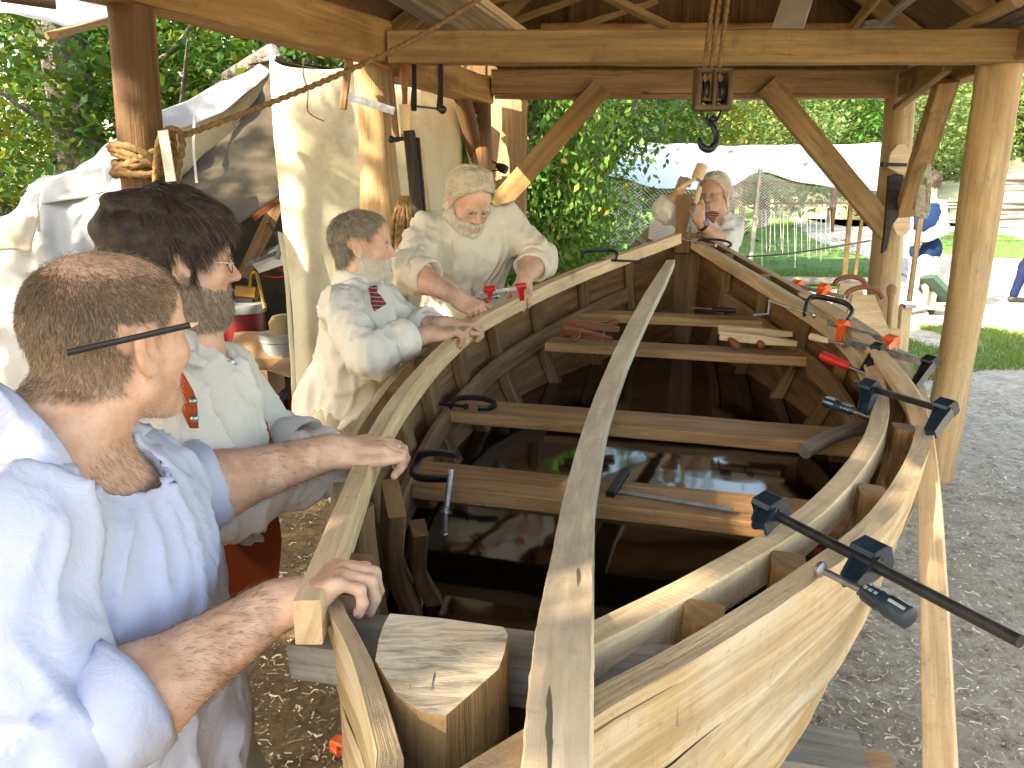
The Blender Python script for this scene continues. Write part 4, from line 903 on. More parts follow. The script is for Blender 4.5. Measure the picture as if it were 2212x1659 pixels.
def cap_mesh(V, Q, loc, R, s, mask, thick, N, nscale=26, namp=.35, edge=.012):
    """shell over the masked skin, thinning out at its border"""
    fm = mask[Q].all(1); Qf = Q[fm]; used = np.unique(Qf); idx = -np.ones(len(V), int); idx[used] = np.arange(len(used))
    cnt = np.zeros(len(V)); 
    inner = mask.astype(float)
    for _ in range(5):
        a = np.zeros(len(V)); c = np.zeros(len(V))
        for k in range(4): np.add.at(a, Q[:, k], inner[Q[:, (k + 1) % 4]] + inner[Q[:, (k + 3) % 4]]); np.add.at(c, Q[:, k], 2)
        inner = np.minimum(inner, a / np.maximum(c, 1))
    th = thick if not callable(thick) else thick(loc)
    off = (.0006 + th * np.clip((inner - .05) / .8, 0, 1)) * (1 + namp * fbm(loc * nscale, 3))
    P = V + N * (off * s)[:, None]
    return P[used], idx[Qf], inner
def strands(P, N, L, w, flow, rs, n, lift=.5, curl=.3, wt=None, seg=3):
    p = None
    i = rs.choice(len(P), n, p=None if wt is None else wt / wt.sum()); base = P[i] + rs.randn(n, 3) * .0022; nn = N[i]
    f = flow(P[i], nn); f = f - nn * (f * nn).sum(1, keepdims=True); f /= np.linalg.norm(f, axis=1, keepdims=True) + 1e-9
    d = nn * lift + f * (1 - lift * .6) + rs.randn(n, 3) * .22; d /= np.linalg.norm(d, axis=1, keepdims=True)
    LL = (L * (.55 + rs.rand(n) * .7))[:, None]; side = np.cross(d, rs.randn(n, 3)); side /= np.linalg.norm(side, axis=1, keepdims=True) + 1e-9
    V = []; cur = base; dd = d
    for k in range(seg + 1):
        ww = w * (1 - .85 * k / seg); V.append(cur - side * ww / 2); V.append(cur + side * ww / 2)
        dd = dd + f * curl * .5 - nn * curl * .25 + A(0, 0, -.12 * curl); dd = dd / np.linalg.norm(dd, axis=1, keepdims=True); cur = cur + dd * LL / seg
    V = np.stack(V, 1); m = 2 * (seg + 1); F = []
    b = np.arange(n)[:, None] * m
    for k in range(seg): F.append(b + np.array([2 * k, 2 * k + 1, 2 * k + 3, 2 * k + 2]))
    return V.reshape(-1, 3), np.stack(F, 1).reshape(-1, 4)
def cuff(name, a, b, r, mat, parent, L=.07, seed=0, sq=.9, fl=.012):
    """rolled cuff round the arm a->b, centred on b"""
    a, b = A(*a), A(*b); t = nrm(b - a); ref = A(0, 0, 1) if abs(t[2]) < .9 else A(1, 0, 0); x = nrm(np.cross(t, ref)); y = np.cross(t, x); n = 44
    prof = [(-.65, .90), (-.5, 1.0), (-.42, 1.10), (-.2, 1.17), (.1, 1.17), (.36, 1.12), (.5, 1.05), (.46, .93), (.2, .84), (-.3, .80)]
    P = []
    for f, rr in prof:
        th = np.linspace(0, 2 * math.pi, n); w = 1 + .055 * np.sin(th * 3 + seed + f * 3) + .05 * vnoise(np.stack([np.cos(th) * 2 + seed, np.sin(th) * 2, np.full(n, f * 3 + seed)], 1)) + .035 * np.sin(th * 7 + f * 9 + seed)
        sh = .12 * np.sin(th * 2 + seed) 
        P.append(b + t[None] * ((f + sh * .35) * L)[:, None] + (np.cos(th) * w * r * rr)[:, None] * x + (np.sin(th) * w * r * rr * sq)[:, None] * y)
    mb = MB(); mb.grid(np.array(P)); return mb.build(name, mat, parent, ang=None)
def collar(nb, fwd, up, mat, parent, r=.078, op=50, h=.04, drop=.06, wide=.05, s=1.0, tip=.05, seed=0):
    R = frame(fwd, up); th = np.radians(np.linspace(90 + op, 450 - op, 40)); P = []
    for (hr, hz) in ((0, -.012), (0, h * .5), (.002, h), (.010, h * 1.05), (.026, h * .6), (wide * .8, -.1 * drop), (wide, -drop * .55)):
        e = np.abs(np.linspace(-1, 1, 40)) ** 5; rr = r + hr + (.010 * np.sin(th * 4 + seed) if hr > .02 else 0) * .5
        zz = hz - (e * tip if hr > .02 else e * .012) - .012 * np.abs(np.linspace(-1, 1, 40)) ** 2
        loc = np.stack([np.cos(th) * rr, np.sin(th) * rr * .92 + .0, np.broadcast_to(zz, 40)], 1) * s
        P.append(A(*nb) + loc @ R.T)
    mb = MB(); mb.grid(wrinkle(np.array(P), .004, 14, seed), .0025); return mb.build('collar', mat, parent, ang=None)

def person(name, label, c, fwd, up, s, skin, joints, hair=None, shirt='linen', hh=.005, hf=.004, sh=.011, beardf=0, fat=0, extra=None, vneck=None, tro='trous', fold=(0, 0, 1), famp=.011, fsc=7, tfat=0, cuffs=True, seed=1, ear=1, collar_k=None, hands=None, chestR=None, armr=.047, sleeve=1.0, cuts=()):
    """joints: neck base nb, shL shR elL elR wrL wrR cuL cuR pel knL knR anL anR (metres, world)"""
    J = {k: A(*v) for k, v in joints.items()}; R = frame(fwd, up); c = A(*c); rs = np.random.RandomState(seed)
    up_t = nrm(J['nb'] - J['pel']); xr = nrm(J['shR'] - J['shL']); yf = nrm(np.cross(up_t, xr)); xr = np.cross(yf, up_t); RT = np.stack([xr, yf, up_t], 1)
    ms = (J['shL'] + J['shR']) / 2; che = ms - up_t * .13 + yf * .015; wai = che * .4 + J['pel'] * .6
    hw = np.linalg.norm(J['shR'] - J['shL']) / 2
    def torso(S, g, full=True):
        S.ell(che, (hw * .86 + g + tfat, .108 + g + tfat, .185 + g), RT, .04); S.ell(ms - up_t * .05, (hw * .80 + g, .080 + g, .085 + g), RT, .05)
        S.cap(J['shL'], ms, .052 + g, .060 + g, .05); S.cap(J['shR'], ms, .052 + g, .060 + g, .05)
        if full:
            S.ell(wai + yf * tfat, (.150 + g + tfat, .108 + g + tfat * 1.5, .15 + g), RT, .05); S.ell(J['pel'], (.160 + g + tfat, .112 + g + tfat, .12 + g), RT, .05)
    # head, neck and chest
    S = SDF(); add_head(S, c, R, s, beardf, ear, fat=fat)
    S.cap(c + R @ (A(0, -.030, -.045) * s), J['nb'] + up_t * .01, .056 * s + fat, .062 * s + fat, .03); S.cap(J['nb'] + up_t * .02, ms - up_t * .03, .062 * s, .08, .05)
    torso(S, -.006, False)
    V, Q = S.mesh(hh); parts = [(V, Q)]; nh = len(V)
    # hidden trunk and legs
    S2 = SDF(); torso(S2, -.012); 
    for q in 'LR':
        S2.cap(J['sh' + q], J['el' + q], .045, .042, .03)
        S2.cap(J['pel'] + xr * (.085 if q == 'R' else -.085) - up_t * .04, J['kn' + q], .078, .052, .03); S2.cap(J['kn' + q], J['an' + q], .050, .036, .02)
        fdir = nrm(A(yf[0], yf[1], 0)); S2.cap(J['an' + q], J['an' + q] + A(0, 0, -.04), .036, .034, .02); S2.cap(J['an' + q] + A(0, 0, -.05) - fdir * .03, J['an' + q] + A(0, 0, -.055) + fdir * .13, .032, .022, .02)
    parts.append(S2.mesh(.013))
    # forearms and hands
    hd = {}
    for q in 'LR':
        S3 = SDF(); forearm(S3, J['el' + q], J['wr' + q], armr, armr * .6)
        h = (hands or {}).get(q)
        if h: hd[q] = add_hand(S3, J['wr' + q], h['fd'], h['back'], h.get('curl', ((35, 45, 30),) * 4), h.get('sc', 1), h.get('thumb'), h.get('splay', 1), q == 'L')
        parts.append(S3.mesh(hf if h and h.get('fine', 1) else .006))
    VV, QQ = joinm(parts); body = mkobj(name, VV, QQ, M[skin], ang=None); tag(body, label, 'person')
    loc = ((V - c) @ R) / s; N = vnormals(V, Q)
    near = np.linalg.norm(loc, axis=1) < .19
    for hs in (hair or []):
        mask = hs['mask'](loc) & near
        if hs.get('cap', 1):
            P, F, inner = cap_mesh(V, Q, loc, R, s, mask, hs.get('thick', .004), N, hs.get('nsc', 26), hs.get('namp', .35))
            ob = mkobj(hs.get('name', 'hair'), P, F, M[hs['mat'] + 'c'], body, ang=None)
        else: ob = None
        if hs.get('n'):
            ii = np.where(mask)[0]; th = hs.get('thick', .004); th = th(loc[ii]) if callable(th) else th
            if len(ii):
                P0 = V[ii] + N[ii] * (np.broadcast_to(np.asarray(th), len(ii)) * .7 * s)[:, None]
                fl = hs['flow']; SV, SF = strands(P0, N[ii], hs['L'], hs['w'], lambda p, n_: fl(((p - c) @ R) / s) @ R.T, rs, hs['n'], hs.get('lift', .4), hs.get('curl', .3), None if 'wt' not in hs else hs['wt'](loc[ii]), hs.get('seg', 3))
                mkobj((hs.get('name', 'hair') + '_strands') if hs.get('cap', 1) else hs.get('name', 'hair'), SV, SF, M[hs['mat']], body if ob is None else ob, smooth=False)
    if s and hh < .007:
        for q in (1, -1):
            mb = MB(); mb.ball((0, 0, 0), (.0085, .0022, .0026), 5); mb.V[0] = c + (mb.V[0] + A(q * .031, .0888, .0)) @ R.T * s; mb.build('eye', M['black'], body)
        im = np.where((np.abs(loc[:, 0]) > .013) & (np.abs(loc[:, 0]) < .047) & (loc[:, 1] > .055) & (loc[:, 2] > .016) & (loc[:, 2] < .027) & near)[0]
        if len(im) > 4 and hair: SV, SF = strands(V[im], N[im], .010, .0011, lambda p, n_: np.tile(R @ A(0, .1, .2), (len(p), 1)) + np.outer(np.sign(((p - c) @ R)[:, 0]), R[:, 0]), rs, 260, .3, .3); mkobj('eyebrows', SV, SF, M[hair[-1]['mat']], body, smooth=False)
    # shirt
    if shirt:
        S = SDF(); g = .016; torso(S, g)
        for q in 'LR':
            S.cap(J['sh' + q], J['el' + q], .058 * sleeve, .068 * sleeve, .035); cu = J['cu' + q]; e = J['el' + q]; d = nrm(cu - e)
            S.cap(e, cu - d * .035, .068 * sleeve, armr + .016, .03)
        nb = J['nb']; S.cap(nb - up_t * .035, ms - up_t * .03, .082, .100, .05); S.cap(nb + up_t * .20, nb + up_t * .005 - yf * .006, .072, .064, .012, True)
        if vneck: S.cap(nb + yf * .055 + up_t * .03, nb + yf * ((vneck[2] if len(vneck) > 2 else .125) + tfat * 1.1) - up_t * vneck[0], vneck[1], .012, .01, True)
        for cA, cB, r0_, r1_ in cuts: S.cap(cA, cB, r0_, r1_, .01, True)
        S.cap(J['pel'] - up_t * .02, J['pel'] - up_t * .10, .158 + tfat, .15 + tfat, .05)
        fd = nrm(fold)
        def disp(P):
            Qs = P * fsc; Qs = Qs - np.outer(Qs @ fd, fd) * .78; Qs = Qs + .6 * np.stack([vnoise(P * 5 + 3), vnoise(P * 5 + 9), vnoise(P * 5 + 15)], 1)
            rg = np.clip(ridge(Qs * 1.0 + seed), -.2, 1); r2 = np.clip(ridge(Qs * 2.1 + seed + 5), -.1, 1)
            return famp * (rg ** 2 * np.sign(rg) * 1.1 + .55 * r2 ** 2 * np.sign(r2) + .35 * fbm(P * 13 + seed, 2) - .45)
        SV, SQ = S.mesh(sh, disp, 1); mkobj('shirt', SV, SQ, M[shirt], body, ang=None)
        if collar_k is not None: collar(nb + up_t * .012, yf if 'fwd' not in collar_k else collar_k['fwd'], up_t if 'up' not in collar_k else collar_k['up'], M[shirt], body, **{k: v for k, v in collar_k.items() if k not in ('fwd', 'up')})
        if cuffs:
            for q in 'LR': cuff('cuff', J['el' + q], J['cu' + q], armr + .020, M[shirt], body, .075, seed + (q == 'L'))
    S = SDF()
    for q in 'LR':
        S.cap(J['pel'] + xr * (.085 if q == 'R' else -.085) - up_t * .03, J['kn' + q], .100, .078, .05); S.cap(J['kn' + q], J['an' + q] + A(0, 0, .03), .076, .062, .04)
    S.ell(J['pel'], (.172 + tfat, .125 + tfat, .125), RT, .04)
    SV, SQ = S.mesh(.014, lambda P: .008 * fbm(P * A(9, 9, 3) + seed, 2)); mkobj('trousers', SV, SQ, M[tro], body, ang=None)
    fdir = nrm(A(yf[0], yf[1], 0))
    for q in 'LR':
        a = J['an' + q]; S = SDF(); S.cap(a + A(0, 0, -.045) - fdir * .04, a + A(0, 0, -.052) + fdir * .15, .042, .034, .02); S.cap(a + A(0, 0, .0), a + A(0, 0, -.04), .042, .042, .02)
        SV, SQ = S.mesh(.009); SV[:, 2] = np.maximum(SV[:, 2], .002); mkobj('shoe', SV, SQ, M['black'], body, ang=None)
    return body, J, R, RT, hd
def legs(pel, h=.5, dx=.11, fwdv=(0, 1, 0), spread=.05):
    pel = A(*pel); f = nrm(A(fwdv[0], fwdv[1], 0)); r = A(f[1], -f[0], 0); o = {}
    for q, sg in (('R', 1), ('L', -1)):
        o['kn' + q] = A(pel[0], pel[1], pel[2] * .52) + r * sg * (dx) + f * .03; o['an' + q] = A(pel[0], pel[1], .085) + r * sg * (dx + spread) - f * .03
    return o
def glasses(c, R, s, body, r=.019):
    mb = MB(); W = lambda p: A(*c) + R @ (A(*p) * s)
    for q in (1, -1):
        mb.tube([W((q * .032 + math.cos(t) * r, .099 - abs(math.cos(t) * q * .003), .0 + math.sin(t) * r * .8)) for t in np.linspace(0, 2 * math.pi, 18)], .0013, 5, False)
        mb.tube([W((q * .051, .098, .006)), W((q * .076, .06, .008)), W((q * .082, -.01, .006))], .0013, 5)
    mb.tube([W((-.013, .101, .003)), W((0, .104, .006)), W((.013, .101, .003))], .0013, 5); return mb.build('glasses', M['steel'], body)
back = lambda l: np.stack([l[:, 0] * 0, -np.ones(len(l)) * .6, -np.ones(len(l)) * .5], 1)
def crownflow(l):   # whorl from the crown outwards and down
    d = l - A(0, -.06, .12); return d / (np.linalg.norm(d, axis=1, keepdims=True) + 1e-6)
down = lambda l: np.stack([l[:, 0] * .5, l[:, 1] * 1.0, -np.ones(len(l)) * .8], 1)
def beardmask(top=-.042, front=.0):
    def f(l):
        y, z, x = l[:, 1], l[:, 2], np.abs(l[:, 0])
        cheek = np.interp(y, [-.01, .01, .03, .06, .10], [-.02, -.030, -.046, -.056, -.052])
        lip = (z > -.082) & (z < -.050) & (x < .026) & (y > .07)
        mou = (z < -.040) & (z > -.054) & (x < .032) & (y > .07)
        return (((z < cheek + (top + .042)) & (y > -.012 + front) & (z > -.128)) & ~lip) | mou
    return f
tl = lambda l: hairline(l)

# --- man with a pencil behind his ear, nearest
c1h = U(243, 733, 1.11)
pel1 = U(250, 1640, 1.20)
j = dict(nb=U(135, 985, 1.06), shR=U(40, 1165, .90), shL=U(300, 1020, 1.28), elR=U(95, 1640, .86), wrR=U(592, 1312, 1.03), cuR=U(230, 1530, .905), elL=U(330, 1090, 1.36), wrL=U(715, 975, 1.52), cuL=U(418, 1050, 1.40), pel=pel1)
j.update(legs(pel1, fwdv=(.6, .8, 0)))
bd1b = dict(cap=0, name='short_sides', mask=lambda l: hairline(l, .006, -.066) & (l[:, 2] < .045), mat='hfade', thick=0, n=30000, L=.006, w=.0006, flow=down, lift=.35, curl=.3, wt=lambda l: np.interp(l[:, 2], [-.08, -.03, .03], [.25, .8, 1]))
bd1 = dict(cap=0, mask=lambda l: hairline(l, .006, -.060), mat='hbrown', thick=0, n=52000, L=.0080, w=.00062, flow=crownflow, lift=.42, curl=.3, wt=lambda l: np.interp(l[:, 2], [-.08, -.04, 0, .05, .085, .10, .12], [.12, .22, .35, 1, .8, .18, .08]) * np.interp(l[:, 1], [-.1, -.03, .03, .07], [1.3, 1, .7, .3]) * (1 + .4 * vnoise(l * 25)))
st1 = dict(mask=beardmask(-.045), mat='hstub', name='stubble', cap=0, thick=0, n=5000, L=.003, w=.0006, flow=down, lift=.8)
sb1 = dict(mask=lambda l: (l[:, 1] > -.0) & (l[:, 1] < .03) & (l[:, 2] < .045) & (l[:, 2] > -.04) & (np.abs(l[:, 0]) > .05), mat='hstub', name='sideburn', cap=0, thick=0, n=1600, L=.004, w=.0006, flow=down, lift=.5)
b1, J1, R1, RT1, H1 = person('person', 'balding man in a loose white shirt with a pencil behind his ear', c1h, (.47, .88, -.04), (.10, .12, 1), 1.0, 'skin1', j, [bd1, bd1b, st1, sb1], 'linencast', .0038, .003, .008, 0, .006,
    vneck=(.20, .045, .14), cuts=[(U(170, 905, .99), U(262, 1060, 1.08), .064, .050), (U(262, 1060, 1.08), U(296, 1175, 1.14), .050, .014)], tro='trousg', fold=(.1, .2, 1), famp=.017, fsc=13, tfat=.02, seed=3, ear=1.14, armr=.056, sleeve=1.05,
    hands={'R': dict(fd=(.75, .30, .28), back=(-.25, .05, .95), curl=((38, 62, 30), (40, 62, 30), (42, 60, 30), (44, 58, 30)), thumb=((.020, .022, -.012), (.038, .052, -.038), (.030, .078, -.052), (.018, .094, -.060)), sc=1.05),
           'L': dict(fd=(.86, .32, .02), back=(.05, -.12, .98), curl=((30, 66, 35), (34, 62, 30), (30, 52, 25), (24, 42, 20)), thumb=((.022, .022, -.010), (.040, .052, -.010), (.044, .084, -.010), (.040, .108, -.014)), sc=1.05)})
def sheet0(name, rows, mat, parent, m=16, n=40, amp=.004, sc=12, seed=1, thick=.003):
    P = wrinkle(surf([[U(*q) for q in r] for r in rows], m, n), amp, sc, seed); mb = MB(); mb.grid(P, thick); return mb.build(name, M[mat], parent, ang=None)
sheet0('collar', [[(-50, 790, 1.03), (0, 820, 1.005), (63, 873, .97), (123, 943, .955), (170, 1013, .975), (213, 1074, 1.02)], [(-50, 830, .985), (0, 862, .965), (45, 915, .935), (104, 975, .93), (157, 1040, .95), (214, 1079, 1.01)], [(-50, 985, .93), (0, 1000, .925), (40, 1015, .915), (90, 1042, .92), (147, 1080, .945), (214, 1084, 1.01)]], 'linencast', b1)
sheet0('collar', [[(292, 908, 1.16), (262, 925, 1.13), (234, 948, 1.10), (245, 1000, 1.09), (268, 1080, 1.10)], [(330, 925, 1.18), (300, 950, 1.14), (275, 975, 1.10), (280, 1030, 1.09), (290, 1100, 1.10)]], 'linencast', b1, 8, 24)
for q in 'LR':
    for (tp, td) in H1[q][4]:
        nv = nrm(H1[q][3] - td * (H1[q][3] @ td)); MBn = MB(); R_ = np.stack([np.cross(td, nv), td, nv], 1); th_ = np.linspace(0, 2 * math.pi, 12, endpoint=False)
        pts = [tp + nv * .0062 - td * .002 + R_ @ A(math.cos(a) * .0048, math.sin(a) * .0060, -.0012 * abs(math.cos(a))) for a in th_]; MBn.prism(pts, nv * .0012); MBn.build('fingernail', M['nail'], b1)
# arm hair
def armhair(el, wr, body, n, seed, r=.05):
    rs = np.random.RandomState(seed); el, wr = A(*el), A(*wr); t = nrm(wr - el); x = nrm(np.cross(t, A(0, 0, 1))); y = np.cross(t, x); f = .25 + rs.rand(n) * .8; th = rs.rand(n) * 6.283
    rr = np.interp(f, [0, .34, 1, 1.2], [r, r + .002, r * .6, r * .5]); nn = np.outer(np.cos(th), x) + np.outer(np.sin(th), y); nn = np.cos(th)[:, None] * x + np.sin(th)[:, None] * y
    P = el + (wr - el) * f[:, None] + nn * rr[:, None]; V, F = strands(P, nn, .013, .00042, lambda p, n_: np.tile(t * .7 + A(0, 0, -.6), (len(p), 1)), rs, n, .16, .3); return mkobj('arm_hair', V, F, M['hbrown'], body, smooth=False)
armhair(J1['elR'], J1['wrR'], b1, 5200, 1, .056); armhair(J1['elL'], J1['wrL'], b1, 3600, 2, .056)
rs = np.random.RandomState(6); bv = np.array([v.co[:] for v in b1.data.vertices]) + LOC[b1]; bn = np.array([v.normal[:] for v in b1.data.vertices]); cl_ = U(262, 1060, 1.08)
im = np.where((np.linalg.norm(bv - cl_, axis=1) < .085) & (bn[:, 1] * -.6 + bn[:, 0] > -.2))[0]
if len(im) > 10: V, F = strands(bv[im], bn[im], .014, .0004, lambda p, n_: np.tile(A(.2, .1, -.8), (len(p), 1)), rs, 2600, .3, .3); mkobj('chest_hair', V, F, M['hbrown'], b1, smooth=False)
for q in 'LR':
    th = H1[q][0]; d = nrm(th[3] - th[2]); z = H1[q][3]
    if q == 'L': mb = MB(); mb.ball(th[3] + z * .0068 - d * .002, (.007, .006, .003)); mb.build('thumbnail', M['nail'], b1)
mb = MB(); a, b_ = U(146, 762, .955), U(412, 702, .985); mb.lathe(a, b_, [(0, .0036), (.001, .0039), (.999, .0039), (1, .0036)], 8); pc = mb.build('pencil', M['black'])
tag(pc, 'black pencil tucked behind the nearest man\'s ear', 'pencil'); LOC[pc] = LOC[pc]
mb = MB(); dd = nrm(b_ - a); mb.lathe(b_, b_ + dd * .009, [(0, .0037), (1, .0012)], 8); mb.build('pencil_tip', M['pine'], pc)

# --- man with shaggy dark hair
c2h = U(385, 565, 1.62); pel2 = U(405, 1270, 1.68)
j = dict(nb=U(395, 745, 1.62), shR=U(345, 860, 1.46), shL=U(480, 815, 1.82), elR=U(455, 1085, 1.50), wrR=U(742, 968, 1.70), cuR=U(690, 1000, 1.66), elL=U(560, 960, 1.98), wrL=U(700, 955, 1.9), cuL=U(640, 965, 1.93), pel=pel2)
j.update(legs(pel2, fwdv=(.9, .4, 0)))
rsx = np.random.RandomState(8)
def shag(l): return .022 + .010 * vnoise(l * 18) + .010 * (l[:, 1] < -.03) + .006 * (l[:, 2] > .08)
h2 = dict(mask=lambda l: hairline(l, -.012, -.088) | ((l[:, 1] < .012) & (l[:, 2] > -.02) & (l[:, 2] < .05) & (np.abs(l[:, 0]) < .078)), mat='hdark', thick=shag, n=34000, L=.042, w=.0012, flow=lambda l: crownflow(l) * 1.0 + A(0, .1, -.45), lift=.16, curl=.5, nsc=20, namp=.28, seg=4)
be2 = dict(cap=0, mask=beardmask(-.035), mat='hgray', name='beard', thick=0, n=11000, L=.012, w=.0009, flow=down, lift=.5)
b2, J2, R2, RT2, H2 = person('person', 'dark shaggy-haired man in a white shirt and rust-coloured waistcoat', c2h, (.86, .51, -.10), (.06, .03, 1), 1.0, 'skin2', j, [h2, be2], 'linen', .0048, .004, .009, .5, .004,
    vneck=(.17, .03, .13), tro='trousg', fold=(.1, 0, 1), famp=.014, fsc=13, seed=5, armr=.048, sleeve=1.25, collar_k=dict(r=.082, op=55, drop=.07, wide=.06, tip=.07, fwd=nrm(A(.95, .1, 0))),
    hands={'R': dict(fd=(.9, .2, .05), back=(0, 0, 1), sc=1)})
glasses(c2h, R2, 1.0, b2)
# rust waistcoat: two open fronts and a back
S = SDF(); xr, yf, ut = RT2[:, 0], RT2[:, 1], RT2[:, 2]; ms = (J2['shL'] + J2['shR']) / 2; che = ms - ut * .14 + yf * .015; pel = J2['pel']
S.ell(che, (.235, .172, .20), RT2, .04); S.ell(che * .4 + pel * .6, (.22, .178, .18), RT2, .05); S.ell(pel + ut * .0, (.22, .175, .13), RT2, .05); S.cap(J2['shR'] - xr * .04, ms, .06, .06, .03); S.cap(J2['shL'] + xr * .04, ms, .06, .06, .03)
S.cap(J2['nb'] + ut * .2, J2['nb'] - ut * .02, .085, .08, .01, True); S.cap(J2['nb'] + yf * .19 + ut * .05, pel + yf * .30 + ut * .27, .27, .24, .01, True)
SV, SQ = S.mesh(.010, lambda P: .004 * fbm(P * 9, 2)); mkobj('waistcoat', SV, SQ, M['rust'], b2, ang=None)
sheet0('waistcoat_front', [[(352, 770, 1.40), (368, 815, 1.385), (384, 865, 1.38), (412, 925, 1.38)], [(372, 768, 1.40), (398, 808, 1.385), (424, 860, 1.38), (430, 925, 1.38)]], 'rust', b2, 8, 24, .003)
for k, (x, y, t) in enumerate(((417, 866, 1.37), (420, 904, 1.37), (440, 1200, 1.50), (438, 1236, 1.50), (446, 1280, 1.51))):
    p = U(x, y, t); mb = MB(); mb.ball(p, .0075, 6); mb.build('button', M['steel'], b2)

# --- older man with the tartan tie
c3h = U(783, 532, 2.84); pel3 = U(742, 872, 2.98)
j = dict(nb=U(775, 612, 2.86), shR=U(738, 668, 2.66), shL=U(818, 650, 3.02), elR=U(802, 768, 2.56), wrR=U(925, 722, 2.70), cuR=U(866, 735, 2.62), elL=U(890, 715, 3.02), wrL=U(962, 700, 2.92), cuL=U(920, 704, 2.97), pel=pel3)
j.update(legs(pel3, fwdv=(.95, .2, 0)))
h3 = dict(mask=lambda l: hairline(l, .020, -.075), mat='hgray', thick=.006, n=7000, L=.022, w=.0018, flow=crownflow, lift=.35, curl=.4)
be3 = dict(mask=beardmask(-.03), mat='hwhiteb', name='beard', thick=.003, n=7000, L=.010, w=.0012, flow=down, lift=.4)
b3, J3, R3, RT3, H3 = person('person', 'gray-haired white-bearded man in a white shirt and tartan tie gripping the bent board', c3h, (.99, .10, -.03), (.04, 0, 1), .98, 'skin2', j, [h3, be3], 'linen', .0055, .004, .011, .3, .002,
    vneck=None, fold=(.15, .1, 1), famp=.017, fsc=12, tfat=.01, seed=9, sleeve=1.12, collar_k=dict(r=.068, op=22, h=.04, drop=.05, wide=.04, tip=.05, fwd=nrm(A(.97, -.2, 0))),
    hands={'R': dict(fd=(.85, .35, .05), back=(-.1, -.1, 1), curl=((38, 60, 35),) * 4, sc=1.05), 'L': dict(fd=(.9, .1, 0), back=(0, 0, 1), curl=((35, 60, 35),) * 4, sc=1.05)})
tm, nt, b = _new('tartan'); tc = N_(nt, 'ShaderNodeTexCoord'); o = tc.outputs['Object']
sx = N_(nt, 'ShaderNodeSeparateXYZ'); nt.links.new(o, sx.inputs[0]); cc = (.25, .015, .02)
for ax, sc_, cl_ in (('X', 260, (.02, .02, .03)), ('Z', 240, (.02, .03, .05)), ('Z', 480, (.35, .3, .25))):
    mm = N_(nt, 'ShaderNodeMath', operation='MULTIPLY'); mm.inputs[1].default_value = sc_; nt.links.new(sx.outputs[ax], mm.inputs[0]); sn = N_(nt, 'ShaderNodeMath', operation='SINE'); nt.links.new(mm.outputs[0], sn.inputs[0])
    cc = mixc(nt, ramp(nt, sn.outputs[0], [(.55, (0, 0, 0)), (.75, (.75, .75, .75))]), cc, cl_)
nt.links.new(cc, b.inputs['Base Color']); b.inputs['Roughness'].default_value = .85
mb = MB(); k0 = U(806, 622, 2.72); mb.sweep([k0, U(806, 634, 2.70)], [.032, .024], .02, (0, -1, 0), .3); mb.sweep([U(806, 632, 2.70), U(812, 646, 2.68), U(821, 664, 2.67)], [.022, .042, .05], .006, (0, -1, 0), .2); mb.build('tie', tm, b3)

# --- white-haired man leaning over the gunwale
c4h = U(1012, 436, 3.45); pel4 = U(990, 712, 3.86)
j = dict(nb=U(1000, 505, 3.62), shR=U(922, 500, 3.52), shL=U(1094, 482, 3.62), elR=U(884, 588, 3.32), wrR=U(985, 642, 3.12), cuR=U(916, 596, 3.27), elL=U(1163, 556, 3.62), wrL=U(1132, 606, 3.42), cuL=U(1152, 572, 3.56), pel=pel4)
j.update(legs(pel4, fwdv=(.4, -.9, 0)))
h4 = dict(mask=lambda l: hairline(l, .012, -.085) | ((l[:, 2] > -.05) & (l[:, 2] < .05) & (np.abs(l[:, 0]) < .076) & (l[:, 1] < -.02)), mat='hwhite', thick=lambda l: .016 + .008 * vnoise(l * 14) + .01 * (l[:, 2] > .07), n=14000, L=.055, w=.0017, flow=lambda l: np.stack([l[:, 0] * 6 + .1, -1.1 + l[:, 1] * 1.0, -np.ones(len(l)) * .6], 1), lift=.05, curl=.45, seg=4)
be4 = dict(mask=beardmask(-.028), mat='hwhiteb', name='beard', thick=.008, n=8000, L=.016, w=.0015, flow=down, lift=.4)
b4, J4, R4, RT4, H4 = person('person', 'white-haired bearded man leaning over the gunwale in a cream shirt', c4h, (.42, -.66, -.50), (.12, -.10, 1), 1.03, 'skin2', j, [h4, be4], 'linenw', .0055, .0045, .011, 1.0, .006,
    vneck=(.25, .055, .15), fold=(.25, 0, 1), famp=.022, fsc=11, tfat=.03, seed=12, sleeve=1.15, armr=.052, collar_k=dict(r=.082, op=48, drop=.06, wide=.06, tip=.06),
    hands={'R': dict(fd=(.75, -.45, -.35), back=(-.3, -.3, .8), curl=((60, 70, 45),) * 4, sc=1.08), 'L': dict(fd=(-.1, -.75, -.55), back=(.1, -.5, .8), curl=((30, 50, 30),) * 4, sc=1.08)})
glasses(c4h, R4, 1.03, b4)

